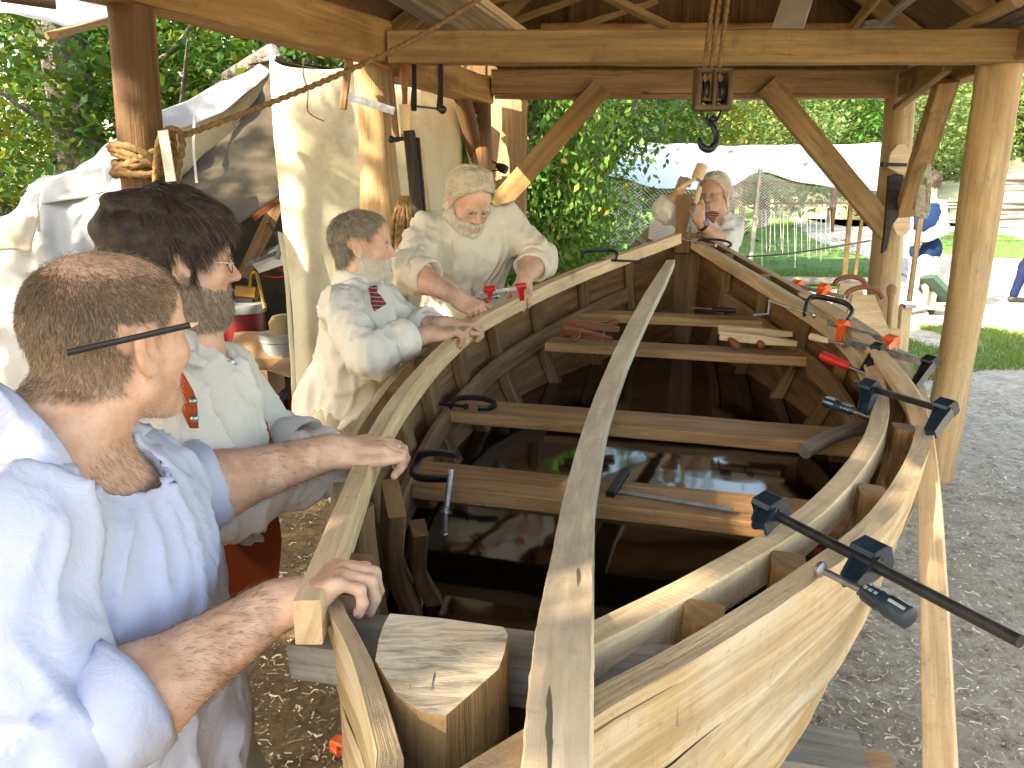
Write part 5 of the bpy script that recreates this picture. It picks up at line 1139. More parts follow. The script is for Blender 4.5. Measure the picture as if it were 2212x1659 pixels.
# --- man with the mallet at the far end
c5h = U(1541, 418, 5.22); pel5 = U(1535, 640, 5.45)
j = dict(nb=U(1546, 472, 5.30), shR=U(1497, 486, 5.30), shL=U(1585, 492, 5.32), elR=U(1441, 452, 5.10), wrR=U(1463, 420, 5.02), cuR=U(1462, 464, 5.16), elL=U(1566, 532, 5.12), wrL=U(1512, 480, 4.98), cuL=U(1570, 520, 5.2), pel=pel5)
j.update(legs(pel5, fwdv=(-.5, -.8, 0)))
h5 = dict(mask=lambda l: hairline(l, .012, -.085), mat='hwhiteb', thick=lambda l: .008 + .008 * (l[:, 1] < 0) , n=3500, L=.05, w=.003, flow=lambda l: np.stack([l[:, 0] * 6, -.8 + l[:, 1], -np.ones(len(l)) * .7], 1), lift=.2, curl=.3)
be5 = dict(mask=lambda l: beardmask(-.04)(l) & (np.abs(l[:, 0]) < .028) & (l[:, 1] > .055) & (l[:, 2] < -.05), mat='hwhiteb', name='beard', thick=.006, n=900, L=.015, w=.0025, flow=down, lift=.4)
b5, J5, R5, RT5, H5 = person('person', 'old man in a white shirt swinging a mallet at the far end of the boat', c5h, (-.60, -.79, -.12), (0, 0, 1), 1.03, 'skin3', j, [h5, be5], 'linen', .0065, .005, .012, .4, .002,
    vneck=(.06, .03), fold=(.1, 0, 1), famp=.017, fsc=11, tfat=.02, seed=17, sleeve=1.15, armr=.050, cuffs=True, collar_k=dict(r=.078, op=30, drop=.05, wide=.045, tip=.04),
    hands={'R': dict(fd=(.35, .1, .85), back=(-.8, -.5, .2), curl=((70, 75, 45),) * 4, sc=1.08, fine=1), 'L': dict(fd=(-.35, -.1, .85), back=(.1, -.95, .1), curl=((70, 75, 45),) * 4, sc=1.08)})
glasses(c5h, R5, 1.03, b5)
mb = MB(); p = U(1540, 463, 5.12); mb.ball(p, (.045, .03, .02), 7); mb.sweep([p, U(1534, 474, 5.08)], [.05, .07], .012, (0, -1, 0)); mb.build('neckerchief', tm, b5)
mb = MB(); w0 = U(1519, 486, 5.0); w1 = U(1514, 481, 4.99); dd = nrm(J5['elL'] - J5['wrL']); mb.tube([J5['wrL'] + dd * .02, J5['wrL'] + dd * .042], .040, 16); mb.build('watch_strap', M['black'], b5); mb = MB(); pw_ = J5['wrL'] + dd * .03 + nrm(A(.25, -.9, .3)) * .042; mb.lathe(pw_, pw_ + nrm(A(.25, -.9, .3)) * .006, [(0, .017), (1, .016)], 14); mb.build('watch_face', M['steel'], b5)
K = thing('mallet', U(1490, 395, 4.98), 'round-headed wooden mallet raised in the old man\'s hand', 'mallet')
mb = MB(); mb.lathe(U(1505, 388, 4.96), U(1517, 356, 4.96), [(0, .028), (.03, .034), (.5, .037), (.97, .034), (1, .03)], 18); mb.build('head', M['pine'], K)
mb = MB(); mb.lathe(U(1462, 411, 4.96), U(1506, 383, 4.96), [(0, .010), (.3, .016), (.6, .012), (1, .011)], 10); mb.build('handle', M['pine'], K)
K = thing('chisel', U(1498, 460, 4.94), 'wood-handled chisel held upright against the stem head', 'chisel')
mb = MB(); mb.lathe(U(1502, 440, 4.94), U(1512, 404, 4.94), [(0, .011), (.3, .016), (.9, .017), (1, .014)], 12); mb.build('handle', M['pine'], K)
mb = MB(); mb.bar(U(1502, 441, 4.94), U(1484, 500, 4.92), .018, .005, (0, -1, 0)); mb.build('blade', M['steel'], K)

# --- man in the blue waistcoat, back turned
c6h = U(2014, 392, 10.5); pel6 = U(1998, 560, 10.6)
j = dict(nb=U(2010, 425, 10.55), shL=U(1975, 446, 10.6), shR=U(2034, 446, 10.5), elL=U(1956, 495, 10.6), wrL=U(1972, 520, 10.4), cuL=U(1966, 512, 10.45), elR=U(2036, 494, 10.4), wrR=U(1985, 518, 10.3), cuR=U(1994, 516, 10.32), pel=pel6)
j.update(legs(pel6, fwdv=(-.1, 1, 0)))
b6, J6, R6, RT6, H6 = person('person', 'man in a dark blue waistcoat and white breeches standing outside with hands clasped behind him', c6h, (-.3, .9, 0), (0, 0, 1), 1.0, 'skin2', j, [dict(mask=lambda l: hairline(l), mat='hdark', thick=.012, n=800, L=.03, w=.006, flow=down)], 'linen', .009, .007, .016, 0, 0,
    tro='linen', fold=(0, 0, 1), famp=.012, seed=21, sleeve=1.2, cuffs=False, hands={'L': dict(fd=(.8, -.3, -.2), back=(0, -1, .2), curl=((60, 70, 40),) * 4), 'R': dict(fd=(-.9, -.2, -.1), back=(0, -1, .2), curl=((60, 70, 40),) * 4)})
S = SDF(); ms = (J6['shL'] + J6['shR']) / 2; ut = RT6[:, 2]; xr = RT6[:, 0]; S.ell(ms - ut * .14, (.21, .172, .22), RT6, .04); S.ell(J6['pel'] + ut * .12, (.20, .17, .22), RT6, .05); S.cap(J6['shR'] - xr * .03, J6['shL'] + xr * .03, .072, .072, .03); S.cap(J6['nb'] + ut * .2, J6['nb'] + ut * .02, .07, .06, .01, True)
SV, SQ = S.mesh(.014, lambda P: .005 * fbm(P * 8, 2)); mkobj('waistcoat', SV, SQ, M['navy'], b6, ang=None)
# --- passer-by at the right edge
c7h = U(2262, 350, 12.0); pel7 = U(2245, 520, 12.1)
j = dict(nb=U(2260, 385, 12.1), shL=U(2248, 405, 12.3), shR=U(2272, 405, 11.9), elR=U(2232, 460, 11.8), wrR=U(2206, 498, 11.7), cuR=U(2236, 450, 11.8), elL=U(2250, 465, 12.4), wrL=U(2240, 500, 12.4), cuL=U(2250, 450, 12.4), pel=pel7)
j.update(legs(pel7, fwdv=(-1, -.1, 0))); g = A(*G(2190, 640, .085)); j['anR'] = g; j['knR'] = U(2214, 575, 12.0)
b7, J7, _, _, _ = person('person', 'passer-by in dark blue jeans and sneakers cut off by the right edge', c7h, (-1, -.1, 0), (0, 0, 1), 1.0, 'skin2', j, [dict(mask=lambda l: hairline(l), mat='hdark', thick=.012)], 'linen', .012, .007, .02, tro='jeans', seed=23, cuffs=False, hands={'R': dict(fd=(-.2, 0, -1), back=(-.5, -.8, 0))})
# ---------------------------------------------------------------- loose timbers on the boat
P = spline([U(665, 1345, .985), U(740, 1152, 1.25), U(797, 1000, 1.60), U(846, 905, 1.90), U(903, 828, 2.26), U(965, 760, 2.66), U(1050, 692, 3.08), U(1200, 618, 3.62), U(1330, 565, 4.02), U(1466, 515, 4.62)], 70)
HB = P.copy(); mb = MB(); mb.sweep(P, .034, .060, (0, 0, 1), .05, jit=.0008)
tag(mb.build('bent_strip', M['pine']), 'long fresh pale strip bent along the left gunwale and held by the men', 'wooden strip')
P = spline([U(1449, 568, 4.35), U(1372, 712, 3.30), U(1303, 880, 2.58), U(1258, 1060, 1.86), U(1238, 1210, 1.38), U(1224, 1350, .985), U(1212, 1500, .79), U(1205, 1659, .672), U(1200, 1900, .56)], 60)
w_ = np.interp(np.linspace(0, 1, 60), [0, .06, .5, 1], [.045, .072, .072, .054]); mb = MB(); mb.sweep(P, w_, .034, (-.06, 0, 1), .06, jit=.0015, seed=4)
tag(mb.build('long_plank', M['ashgray']), 'long checked pale plank lying down the middle of the boat over the thwarts', 'plank')
P = spline([U(1735, 640, 3.72), U(1800, 680, 3.32), U(1850, 722, 2.96), U(1902, 777, 2.62), U(1962, 855, 2.25), U(1992, 935, 2.05), U(2006, 1050, 1.83), U(2016, 1250, 1.56), U(2024, 1450, 1.38), U(2032, 1659, 1.24), U(2040, 1900, 1.10)], 60)
mb = MB(); mb.sweep(P, .047, .046, A(-.25, 0, 1), .05, jit=.0008); tag(mb.build('rubbing_strake', M['pine']), 'long pale strip clamped outside the right gunwale, its near end hanging free', 'wooden strip')

# ---------------------------------------------------------------- clamps and hand tools
def cclamp(name, label, Cp, scr, hd, r=.012, sw=.006, mat='iron', group='C-clamps lying on the boat', hmat='iron'):
    """Cp: frame points (last one carries the screw), scr: screw ends, hd: handle ends"""
    K = thing(name, scr[1], label, 'clamp', group)
    P = spline(Cp, 6 * len(Cp)); mb = MB(); mb.sweep(P, r * .9, r * 1.7, nrm(np.cross(Cp[1] - Cp[0], Cp[2] - Cp[1])), .3); mb.build('frame', M[mat], K)
    mb = MB(); mb.tube([scr[0], (scr[0] + scr[1]) / 2, scr[1]], sw, 10); mb.lathe(scr[1], scr[1] + nrm(scr[1] - scr[0]) * .008, [(0, sw * 2), (1, sw * 1.7)], 12); mb.build('screw', M['steel'] if hmat == 'steel' else M[mat], K)
    mb = MB(); mb.tube(hd, sw * .7, 8)
    for e in (hd[0], hd[-1]): mb.ball(e, sw * 1.1, 5)
    mb.build('handle', M['steel' if hmat == 'steel' else 'iron'], K); return K
cclamp('c_clamp', 'black C-clamp gripping the left gunwale near the bow', [U(1258, 556, 3.86), U(1258, 544, 3.9), U(1290, 541, 3.95), U(1325, 541, 4.0), U(1333, 552, 4.0), U(1330, 562, 3.95)], [U(1386, 565, 4.0), U(1290, 561, 3.93)], [U(1386, 560, 4.0), U(1386, 571, 4.0)])
cclamp('c_clamp', 'large black C-clamp with a bright cranked screw on the right gunwale', [U(1737, 680, 3.22), U(1745, 652, 3.25), U(1762, 641, 3.25), U(1820, 653, 3.15), U(1840, 668, 3.1), U(1838, 682, 3.08), U(1830, 694, 3.05)], [U(1662, 650, 3.3), U(1758, 681, 3.2)], [U(1662, 650, 3.3), U(1659, 678, 3.3), U(1630, 681, 3.3)], .015, .0065, hmat='steel')
cclamp('c_clamp', 'C-clamp lying on its side on the second thwart from the stern', [U(972, 879, 2.83), U(985, 862, 2.86), U(1020, 859, 2.84), U(1055, 864, 2.82), U(1070, 873, 2.80), U(1055, 882, 2.78), U(1032, 882, 2.78)], [U(915, 868, 2.88), U(1005, 878, 2.80)], [U(906, 880, 2.84), U(925, 862, 2.92)], .013, .006)
cclamp('c_clamp', 'black C-clamp gripping the left end of the nearest thwart, its bright screw hanging down', [U(988, 983, 2.13), U(950, 977, 2.17), U(912, 981, 2.20), U(900, 1000, 2.16), U(892, 1025, 2.12), U(915, 1033, 2.10), U(972, 1034, 2.05)], [U(974, 1015, 2.06), U(964, 1105, 2.02)], [U(963, 1100, 2.02), U(962, 1155, 1.99)], .015, .0085, hmat='steel')
cclamp('c_clamp', 'slim black C-clamp lying across the bow in front of the old man', [U(1500, 524, 4.8), U(1520, 517, 4.78), U(1560, 519, 4.7), U(1580, 527, 4.62), U(1572, 534, 4.6)], [U(1480, 518, 4.85), U(1545, 530, 4.68)], [U(1475, 516, 4.85), U(1490, 520, 4.85)], .010, .006, hmat='steel')
def fclamp(label, b0, b1, fx, sl, sa, h0, h1, s1, bw, bh, mats, group='bar clamps on the right gunwale', hr=.014, name='bar_clamp', pip=False, aw=.022, inlay=False, up=(0, 0, 1)):
    """bar b0-b1, fixed jaw at b1 reaching to fx, sliding jaw at sl reaching to sa, handle h0-h1 and screw h1-s1"""
    K = thing(name, b0, label, 'clamp', group); bm, jm, hm = mats
    mb = MB()
    if pip: mb.tube([b0, (b0 + b1) / 2, b1], bw, 14)
    else: mb.bar(b0, b1, bw, bh, up, .15)
    mb.build('bar', M[bm], K)
    bd = nrm(b1 - b0)
    def jaw(nm, p, q):
        v = nrm(q - p); sd = nrm(np.cross(bd, v)); L = np.linalg.norm(q - p); mb = MB()
        mb.sweep([p - bd * .022 - v * .010, p + bd * .022 - v * .010], [aw * 1.5, aw * 1.5], aw * 1.5, v, .15)      # the collar on the bar
        mb.sweep([p, p + (q - p) * .5, q], [aw * .45] * 3, [aw * 1.7, aw * 1.25, aw], bd, .15)                           # web
        for sg in (1, -1):                                                                                     # flanges
            e = bd * sg; mb.sweep([p + e * aw * .85, p + (q - p) * .5 + e * aw * .62, q + e * aw * .5], [aw * 1.15, aw, aw * .9], .005, bd, .1)
        mb.build(nm, M[jm], K)
    jaw('fixed_jaw', b1, fx); jaw('sliding_jaw', sl, sa)
    mb = MB(); mb.tube([h1, (h1 + s1) / 2, s1], .0055, 10, twist=None); d = nrm(s1 - h1); mb.lathe(s1 - d * .004, s1 + d * .006, [(0, .006), (.4, .012), (1, .012)], 12); mb.build('screw', M['steel'], K)
    mb = MB(); mb.lathe(h0, h1, [(0, hr * .7), (.04, hr), (.42, hr * 1.05), (.55, hr * .82), (.62, hr * .95), (.92, hr * .8), (1, hr * .5)], 16); H = mb.build('handle', M[hm], K)
    if inlay:
        mb = MB(); hd_ = h1 - h0; L = np.linalg.norm(hd_); u = hd_ / L; vu = nrm(A(0, 0, 1) - u * u[2]); vs_ = np.cross(u, vu)
        for th in (.4, 1.3, -.5):
            n_ = vu * math.cos(th) + vs_ * math.sin(th)
            for f0, f1 in ((.08, .40), (.63, .70), (.74, .81), (.85, .91)): mb.sweep([h0 + hd_ * f0 + n_ * hr * (1.0 if f0 < .5 else .86), h0 + hd_ * f1 + n_ * hr * (1.0 if f0 < .5 else .84)], .005, .004, n_, .3)
        mb.build('inlay', M['gripgray'], H)
    return K
fclamp('big blue-black bar clamp reaching over the near right gunwale', U(2205, 1386, .95), U(1660, 1104, 1.36), U(1640, 1138, 1.33), U(1876, 1208, 1.18), U(1836, 1262, 1.14), U(1968, 1338, 1.05), U(1862, 1275, 1.115), U(1776, 1232, 1.17), .0085, .01, ('iron', 'paint', 'paint'), hr=.016, pip=True, aw=.027, inlay=True)
fclamp('blue-black bar clamp with a ribbed grip across the right gunwale, level with the billet', U(1843, 828, 2.27), U(2040, 886, 2.0), U(2010, 936, 1.95), U(1878, 842, 2.22), U(1864, 896, 2.16), U(1780, 866, 2.25), U(1845, 889, 2.18), U(1884, 903, 2.14), .012, .016, ('iron', 'paint', 'paint'), hr=.016, aw=.026, inlay=True)
fclamp('long steel bar clamp with a red handle on the right gunwale', U(1828, 738, 2.82), U(2008, 786, 2.44), U(1974, 836, 2.38), U(1896, 756, 2.67), U(1866, 802, 2.6), U(1774, 768, 2.72), U(1834, 792, 2.63), U(1872, 808, 2.58), .008, .024, ('steel', 'iron', 'red'), hr=.017)
fclamp('orange-jawed bar clamp with a pale wooden handle on the right gunwale', U(1788, 697, 3.05), U(1924, 738, 2.75), U(1914, 750, 2.72), U(1820, 705, 2.98), U(1812, 738, 2.92), U(1751, 727, 3.05), U(1790, 737, 2.96), U(1822, 744, 2.9), .006, .02, ('steel', 'orange', 'pine'), hr=.014, aw=.022)
fclamp('farther small bar clamp with two orange jaws near the tool totes', U(1825, 642, 3.7), U(1722, 618, 3.95), U(1718, 630, 3.92), U(1778, 626, 3.8), U(1770, 638, 3.78), U(1745, 655, 3.8), U(1758, 645, 3.8), U(1770, 640, 3.8), .006, .018, ('steel', 'orange', 'orange'), hr=.010, aw=.028)
fclamp('small red-jawed clamp under the left hand of the white-haired man', U(1036, 632, 3.22), U(1125, 622, 3.25), U(1128, 648, 3.2), U(1058, 628, 3.2), U(1060, 646, 3.18), U(1052, 652, 3.12), U(1060, 642, 3.16), U(1072, 640, 3.18), .006, .016, ('steel', 'red', 'red'), group=None, hr=.008, aw=.014)
fclamp('orange clamp lying on the ground at the lower left', G(812, 1640, .03), G(735, 1614, .03), G(738, 1630, .03), G(790, 1625, .03), G(786, 1645, .03), G(752, 1662, .04), G(772, 1650, .04), G(786, 1640, .04), .006, .02, ('steel', 'orange', 'orange'), group=None, hr=.014, aw=.03)
def handscrew(label, j1, j2, s, mat, t_=.036):
    K = thing('handscrew_clamp', s[0][0], label, 'clamp', 'wooden handscrews on the far thwarts')
    for a, b in (j1, j2):
        mb = MB(); d = nrm(b - a); mb.sweep([a, a + (b - a) * .6, b], [t_, t_, t_ * .8], [t_ * 1.1, t_ * 1.1, t_ * .55], (0, 0, 1), .08); mb.build('jaw', M[mat], K)
    for a, b, hd in s:
        mb = MB(); mb.tube([a, b], .005, 8); mb.build('screw', M['steel'], K); d = nrm(hd - a) ; mb = MB(); mb.lathe(a, hd, [(0, .008), (.2, .014), (.6, .018), (.9, .015), (1, .008)], 12); mb.build('handle', M['redwood'], K)
handscrew('reddish wooden handscrew on the third thwart, left of the long plank', (U(1226, 696, 3.72), U(1338, 712, 3.66)), (U(1214, 712, 3.60), U(1322, 735, 3.52)), [(U(1252, 722, 3.52), U(1262, 700, 3.75), U(1238, 735, 3.48)), (U(1308, 705, 3.74), U(1300, 735, 3.5), U(1334, 694, 3.78))], 'redwood')
handscrew('pale wooden handscrew on the third thwart, right of the long plank', (U(1552, 712, 3.62), U(1712, 722, 3.52)), (U(1556, 724, 3.52), U(1722, 742, 3.4)), [(U(1576, 732, 3.48), U(1570, 716, 3.66), U(1596, 752, 3.40)), (U(1640, 738, 3.46), U(1620, 706, 3.66), U(1645, 748, 3.42))], 'ash')
mb = MB(); P = spline([U(1737, 975, 2.34), U(1800, 942, 2.40), U(1868, 922, 2.48)], 12); mb.tube(P, [.024] * 4 + [.022] * 8, 14, True, .08, 5); tag(mb.build('wood_billet', M['gray']), 'short curved round billet propped on the right end of the second thwart', 'billet')
K = thing('try_square', U(1330, 1050, 2.15), 'try square lying on the nearest thwart right of the long plank', 'square')
mb = MB(); mb.bar(U(1352, 1018, 2.24), U(1318, 1068, 2.10), .024, .014, (0, 0, 1)); mb.build('stock', M['iron'], K)
mb = MB(); mb.bar(U(1336, 1062, 2.12), U(1582, 1102, 1.98), .022, .002, (0, 0, 1)); mb.build('blade', M['steel'], K)
K = thing('screwdriver', U(1530, 667, 4.22), 'dark-handled screwdriver lying on the farthest thwart', 'screwdriver')
mb = MB(); mb.lathe(U(1538, 668, 4.2), U(1590, 671, 4.15), [(0, .008), (.3, .014), (.9, .013), (1, .008)], 10); mb.build('handle', M['black'], K); mb = MB(); mb.tube([U(1494, 665, 4.24), U(1540, 668, 4.2)], .005, 6); mb.build('shaft', M['steel'], K)
K = thing('gouge', U(1020, 655, 3.2), 'small turned-handle tool in the white-haired man\'s right hand', 'tool')
mb = MB(); mb.lathe(U(1000, 664, 3.10), U(1036, 650, 3.14), [(0, .010), (.4, .016), (.8, .013), (.85, .016), (1, .014)], 12); mb.build('handle', M['redwood'], K); mb = MB(); mb.tube([U(1036, 650, 3.14), U(1052, 645, 3.16)], .004, 6); mb.build('shaft', M['steel'], K)

# ---------------------------------------------------------------- block, hook and ropes
def rope(name, label, P, r, mat='rope', n=160, tw=None, cat='rope', group=None, nv=10):
    mb = MB(); mb.tube(spline(P, n), r, nv, True, 0, 1, tw if tw is not None else 1.9 / r); return tag(mb.build(name, M[mat], ang=None), label, cat, group)
K = thing('pulley_block', U(1537, 240, 3.3), 'double wooden pulley block hanging on ropes over the boat', 'pulley block')
bt, bb_ = U(1540, 150, 3.3), U(1537, 238, 3.3)
for dx, nm in ((-.064, 'cheek'), (0, 'divider'), (.064, 'cheek')):
    mb = MB(); mb.sweep([bt + A(dx, 0, -.002), bt + A(dx, 0, -.02), (bt + bb_) / 2 + A(dx, 0, 0), bb_ + A(dx, 0, .02), bb_ + A(dx, 0, 0)], .020 if dx else .014, [.06, .085, .10, .085, .06], (0, 1, 0), .2); mb.build(nm, M['blockwood'], K)
for q in (0, 1):
    z_ = (bt, bb_)[q]; mb = MB(); mb.bar(z_ + A(-.074, 0, .008 * (1 - 2 * q) * -1), z_ + A(.074, 0, .008 * (1 - 2 * q) * -1), .07, .022, (0, 0, 1), .15); mb.build('end_piece', M['blockwood'], K)
for dx in (-.032, .032): mb = MB(); c_ = (bt + bb_) / 2; mb.lathe(c_ + A(dx - .012, 0, -.01), c_ + A(dx + .012, 0, -.01), [(0, .05), (.3, .042), (.7, .042), (1, .05)], 20); mb.build('sheave', M['iron'], K)
mb = MB(); mb.tube(spline([U(1514, 240, 3.3), U(1522, 258, 3.3), U(1537, 272, 3.3), U(1550, 258, 3.3), U(1558, 240, 3.3)], 16), .006, 8); mb.tube(spline([U(1530, 246, 3.3), U(1527, 258, 3.3), U(1537, 268, 3.29), U(1546, 258, 3.3), U(1542, 246, 3.3)], 16), .006, 8); mb.build('becket', M['iron'], K)
mb = MB(); hp = spline([U(1538, 258, 3.3), U(1541, 275, 3.3), U(1548, 292, 3.3), U(1546, 310, 3.3), U(1533, 322, 3.3), U(1518, 318, 3.3), U(1511, 306, 3.3), U(1512, 296, 3.3)], 40)
mb.tube(hp, np.interp(np.linspace(0, 1, 40), [0, .2, .6, .9, 1], [.009, .012, .016, .010, .003]), 12); mb.ball(U(1538, 257, 3.3), .014, 6); mb.build('hook', M['iron'], K)
for i, (x0, x1, xb) in enumerate(((1544, 1536, 1521), (1558, 1550, 1531), (1576, 1568, 1552))):
    rope('hoist_rope', ('left', 'middle', 'right')[i] + ' fall of twisted rope running up from the pulley block', [U(xb, 218, 3.28), U(x1 - 12, 130, 3.29), U(x0, -30, 3.3)], .0095, n=90, group='ropes of the hoist')
rope('guy_line', 'long twisted rope stretched from the left post up to the rafters', [U(396, 293, 2.96), U(560, 232, 3.02), U(740, 158, 3.1), U(900, 82, 3.2), U(1060, -18, 3.3)], .0105, n=420, nv=8)
# turns round the post
pc_ = lambda z: A(-1.335 - (2.3 - z) * .045, 3.05, z)
for i, (y0, tl_, r_, ph) in enumerate(((332, .012, .098, 0), (345, -.016, .100, 1), (358, .03, .103, 2), (372, -.012, .099, 2.6), (350, .05, .106, 4), (338, -.03, .104, 5), (364, .02, .106, .5))):
    z0 = U(292, y0, 2.98)[2]; c_ = pc_(z0); th = np.linspace(0, 2 * math.pi, 26)
    rope('rope_turn', ['top', 'second', 'slanting third', 'lowest', 'loose crossing', 'upper crossing', 'lower crossing'][i] + ' turn of rope round the dark left post', [c_ + A(math.cos(t) * r_, math.sin(t) * r_, math.sin(t + ph) * (.01 + abs(tl_)) + .012 * math.sin(2 * t + i)) for t in th], .0135, n=130, group='rope turns round the left post', nv=8)
rope('rope_bight', 'loop of rope hanging beside the dark left post', [U(335, 400, 2.86), U(338, 345, 2.84), U(345, 300, 2.84), U(362, 280, 2.84), U(385, 283, 2.86), U(394, 310, 2.88), U(388, 350, 2.88), U(378, 395, 2.9)], .011, n=120, nv=8)
rope('rope_bight', 'second loop of rope tucked behind the pale wooden slat', [U(352, 395, 2.95), U(350, 340, 2.93), U(362, 300, 2.93), U(372, 290, 2.93), U(378, 330, 2.95), U(372, 370, 2.95)], .010, n=90, nv=8)
mb = MB(); mb.bar(U(352, 282, 2.82), U(370, 392, 2.84), .036, .008, (0, -1, 0)); tag(mb.build('slat', M['white']), 'pale wooden slat stuck through the rope on the left post', 'slat')
rope('twine', 'thin twine dangling in front of the canvas wall', [U(657, 128, 4.1), U(655, 160, 4.1), U(665, 196, 4.1), U(664, 235, 4.1), U(676, 250, 4.1), U(700, 262, 4.1)], .004, n=60, nv=6)

# ---------------------------------------------------------------- tools hanging at the pale knotty post
K = thing('frame_saw', U(800, 230, 4.0), 'wooden frame saw hanging from the plate beam beside the knotty post', 'saw')
for a in ((U(768, 28, 3.85), U(755, 120, 3.9), U(741, 236, 3.95)), (U(836, 62, 4.05), U(842, 160, 4.02), U(856, 305, 4.02))): mb = MB(); mb.sweep(spline(a, 8), .035, .028, (0, -1, 0), .2); mb.build('arm', M['oak'], K)
for a in ((U(762, 95, 3.9), U(790, 122, 3.95), U(842, 150, 4.02)), (U(758, 118, 3.9), U(800, 125, 3.95), U(846, 112, 4.02))): mb = MB(); mb.sweep(spline(a, 10), .020, .02, (0, -1, 0), .2); mb.build('stretcher', M['redwood'], K)
mb = MB(); mb.bar(U(744, 206, 3.93), U(852, 240, 4.0), .004, .038, (0, 0, 1)); mb.build('blade', M['steel'], K)
K = thing('wooden_screw_clamp', U(876, 290, 3.98), 'clamp with a red turned handle and pale jaw hanging on the knotty post', 'clamp')
mb = MB(); mb.lathe(U(872, 138, 3.98), U(874, 193, 3.98), [(0, .016), (.1, .024), (.7, .024), (.85, .018), (1, .016)], 12); mb.build('handle', M['redwood'], K); mb = MB(); mb.tube([U(874, 193, 3.98), U(874, 232, 3.98)], .013, 10, twist=300); mb.build('screw', M['redwood'], K)
mb = MB(); mb.bar(U(875, 228, 3.98), U(878, 292, 3.98), .055, .04, (0, -1, 0)); mb.build('jaw', M['pine'], K)
K = thing('bar_clamp', U(925, 236, 4.05), 'black iron clamp hanging open under the plate beam', 'clamp')
for x in (895, 952): mb = MB(); mb.sweep([U(x, 138, 4.05), U(x, 190, 4.05), U(x - 2, 238, 4.05)], [.022, .024, .034], .03, (0, -1, 0), .2); mb.build('jaw', M['iron'], K)
mb = MB(); mb.tube([U(893, 229, 4.05), U(962, 237, 4.05)], .006, 8); mb.build('screw', M['steel'], K); mb = MB(); mb.ball(U(956, 237, 4.03), .022, 6); mb.build('nut', M['iron'], K)
K = thing('bench_vise', U(893, 466, 3.9), 'dark wooden screw press hanging on the knotty post', 'press')
mb = MB(); mb.bar(U(884, 285, 3.9), U(902, 466, 3.9), .055, .05, (0, -1, 0)); mb.build('body', M['darkwood'], K)
mb = MB(); mb.bar(U(903, 300, 3.94), U(916, 460, 3.94), .018, .05, (0, -1, 0)); mb.build('back_jaw', M['darkwood'], K); mb = MB(); mb.bar(U(908, 296, 3.96), U(927, 455, 3.96), .016, .03, (0, -1, 0)); mb.build('slat', M['pine'], K)
mb = MB(); mb.tube([U(840, 301, 3.9), U(880, 299, 3.9)], .010, 10); mb.ball(U(845, 301, 3.9), .018, 6); mb.build('screw', M['iron'], K)
for i, (x0, dx, ln) in enumerate(((850, -6, 0), (860, 0, 10), (872, 6, -6), (884, 10, 8), (894, 16, -12), (866, -2, 22))):
    rope('rope_hank', 'hanging hank of brown rope below the screw press, strand %s' % ['at the left', 'second', 'third', 'fourth', 'rightmost', 'longest'][i], [U(868 + i * 3, 425, 3.98), U(x0, 480, 3.96), U(x0 + dx, 560 + ln, 3.95), U(x0 + dx + 8, 600 + ln, 3.97), U(x0 + dx + 16, 560 + ln, 3.99), U(x0 + 12, 480, 4.0), U(872 + i * 3, 430, 4.0)], .013, n=70, nv=8, group='hanks of rope on the knotty post')
K = thing('clip_lamp', U(1085, 365, 5.7), 'small black clip lamp on a bent arm beside the pine board', 'lamp')
mb = MB(); mb.tube(spline([U(1040, 345, 5.7), U(1060, 347, 5.7), U(1080, 358, 5.7)], 10), .008, 6); mb.tube(spline([U(1052, 372, 5.7), U(1075, 368, 5.7), U(1092, 372, 5.7)], 8), .006, 6); mb.build('arm', M['black'], K); mb = MB(); mb.lathe(U(1074, 357, 5.7), U(1094, 368, 5.68), [(0, .02), (.5, .034), (1, .03)], 10); mb.build('shade', M['black'], K)
mb = MB(); mb.tube(spline([U(1096, 420, 5.9), U(1100, 440, 5.9), U(1109, 456, 5.9)], 8), .012, 6); tag(mb.build('iron_hook', M['black']), 'short black iron hook under the left knee brace', 'hook')

# ---------------------------------------------------------------- right side
K = thing('rope_coil', U(2000, 350, 4.9), 'pale coiled rope hanging from the side brace', 'rope coil')
for i in range(6):
    x = 1990 + i * 3; mb = MB(); mb.tube(spline([U(2003, 352, 4.9), U(x - 4 - i, 400, 4.88), U(x - 12, 450, 4.86), U(x - 6, 465 + i * 3 % 9, 4.86), U(x + 2, 450, 4.9), U(x + 5, 400, 4.9), U(2008, 354, 4.9)], 40), .007, 6, twist=260); mb.build('strand', M['ropelt'], K)
mb = MB(); mb.tube([U(1999, 392, 4.87), U(2011, 392, 4.87)], .024, 10); mb.build('whipping', M['ropelt'], K)
K = thing('auger', U(1985, 450, 4.95), 'gray spiral auger hanging beside the pale coiled rope', 'auger')
mb = MB(); mb.tube(spline([U(1996, 385, 4.95), U(1992, 412, 4.95)], 4), .016, 8); mb.build('shank', M['steel'], K); mb = MB(); mb.tube(spline([U(1992, 408, 4.95), U(1982, 452, 4.95)], 60), .026, 12, True, 0, 1, 210); mb.build('spiral', M['gray'], K)
mb = MB(); pp = [U(1918, 362, 5.35), U(1925, 330, 5.35), U(1940, 312, 5.35), U(1956, 312, 5.35), U(1966, 328, 5.35), U(1966, 372, 5.35), U(1940, 372, 5.35)]; mb.prism(pp, (0, .02, 0)); K2 = mb.build('oval_plate', M['pine']); tag(K2, 'round-ended orange wooden plate against the back right post', 'plate')
mb = MB(); pp = [U(1932, 458, 5.42), U(1968, 458, 5.42), U(1967, 495, 5.42), U(1955, 510, 5.42), U(1938, 508, 5.42), U(1930, 490, 5.42)]; mb.prism(pp, (0, .02, 0)); mb.build('notch_face', M['pine'], SH, label='fresh pale notch cut in the back right post')
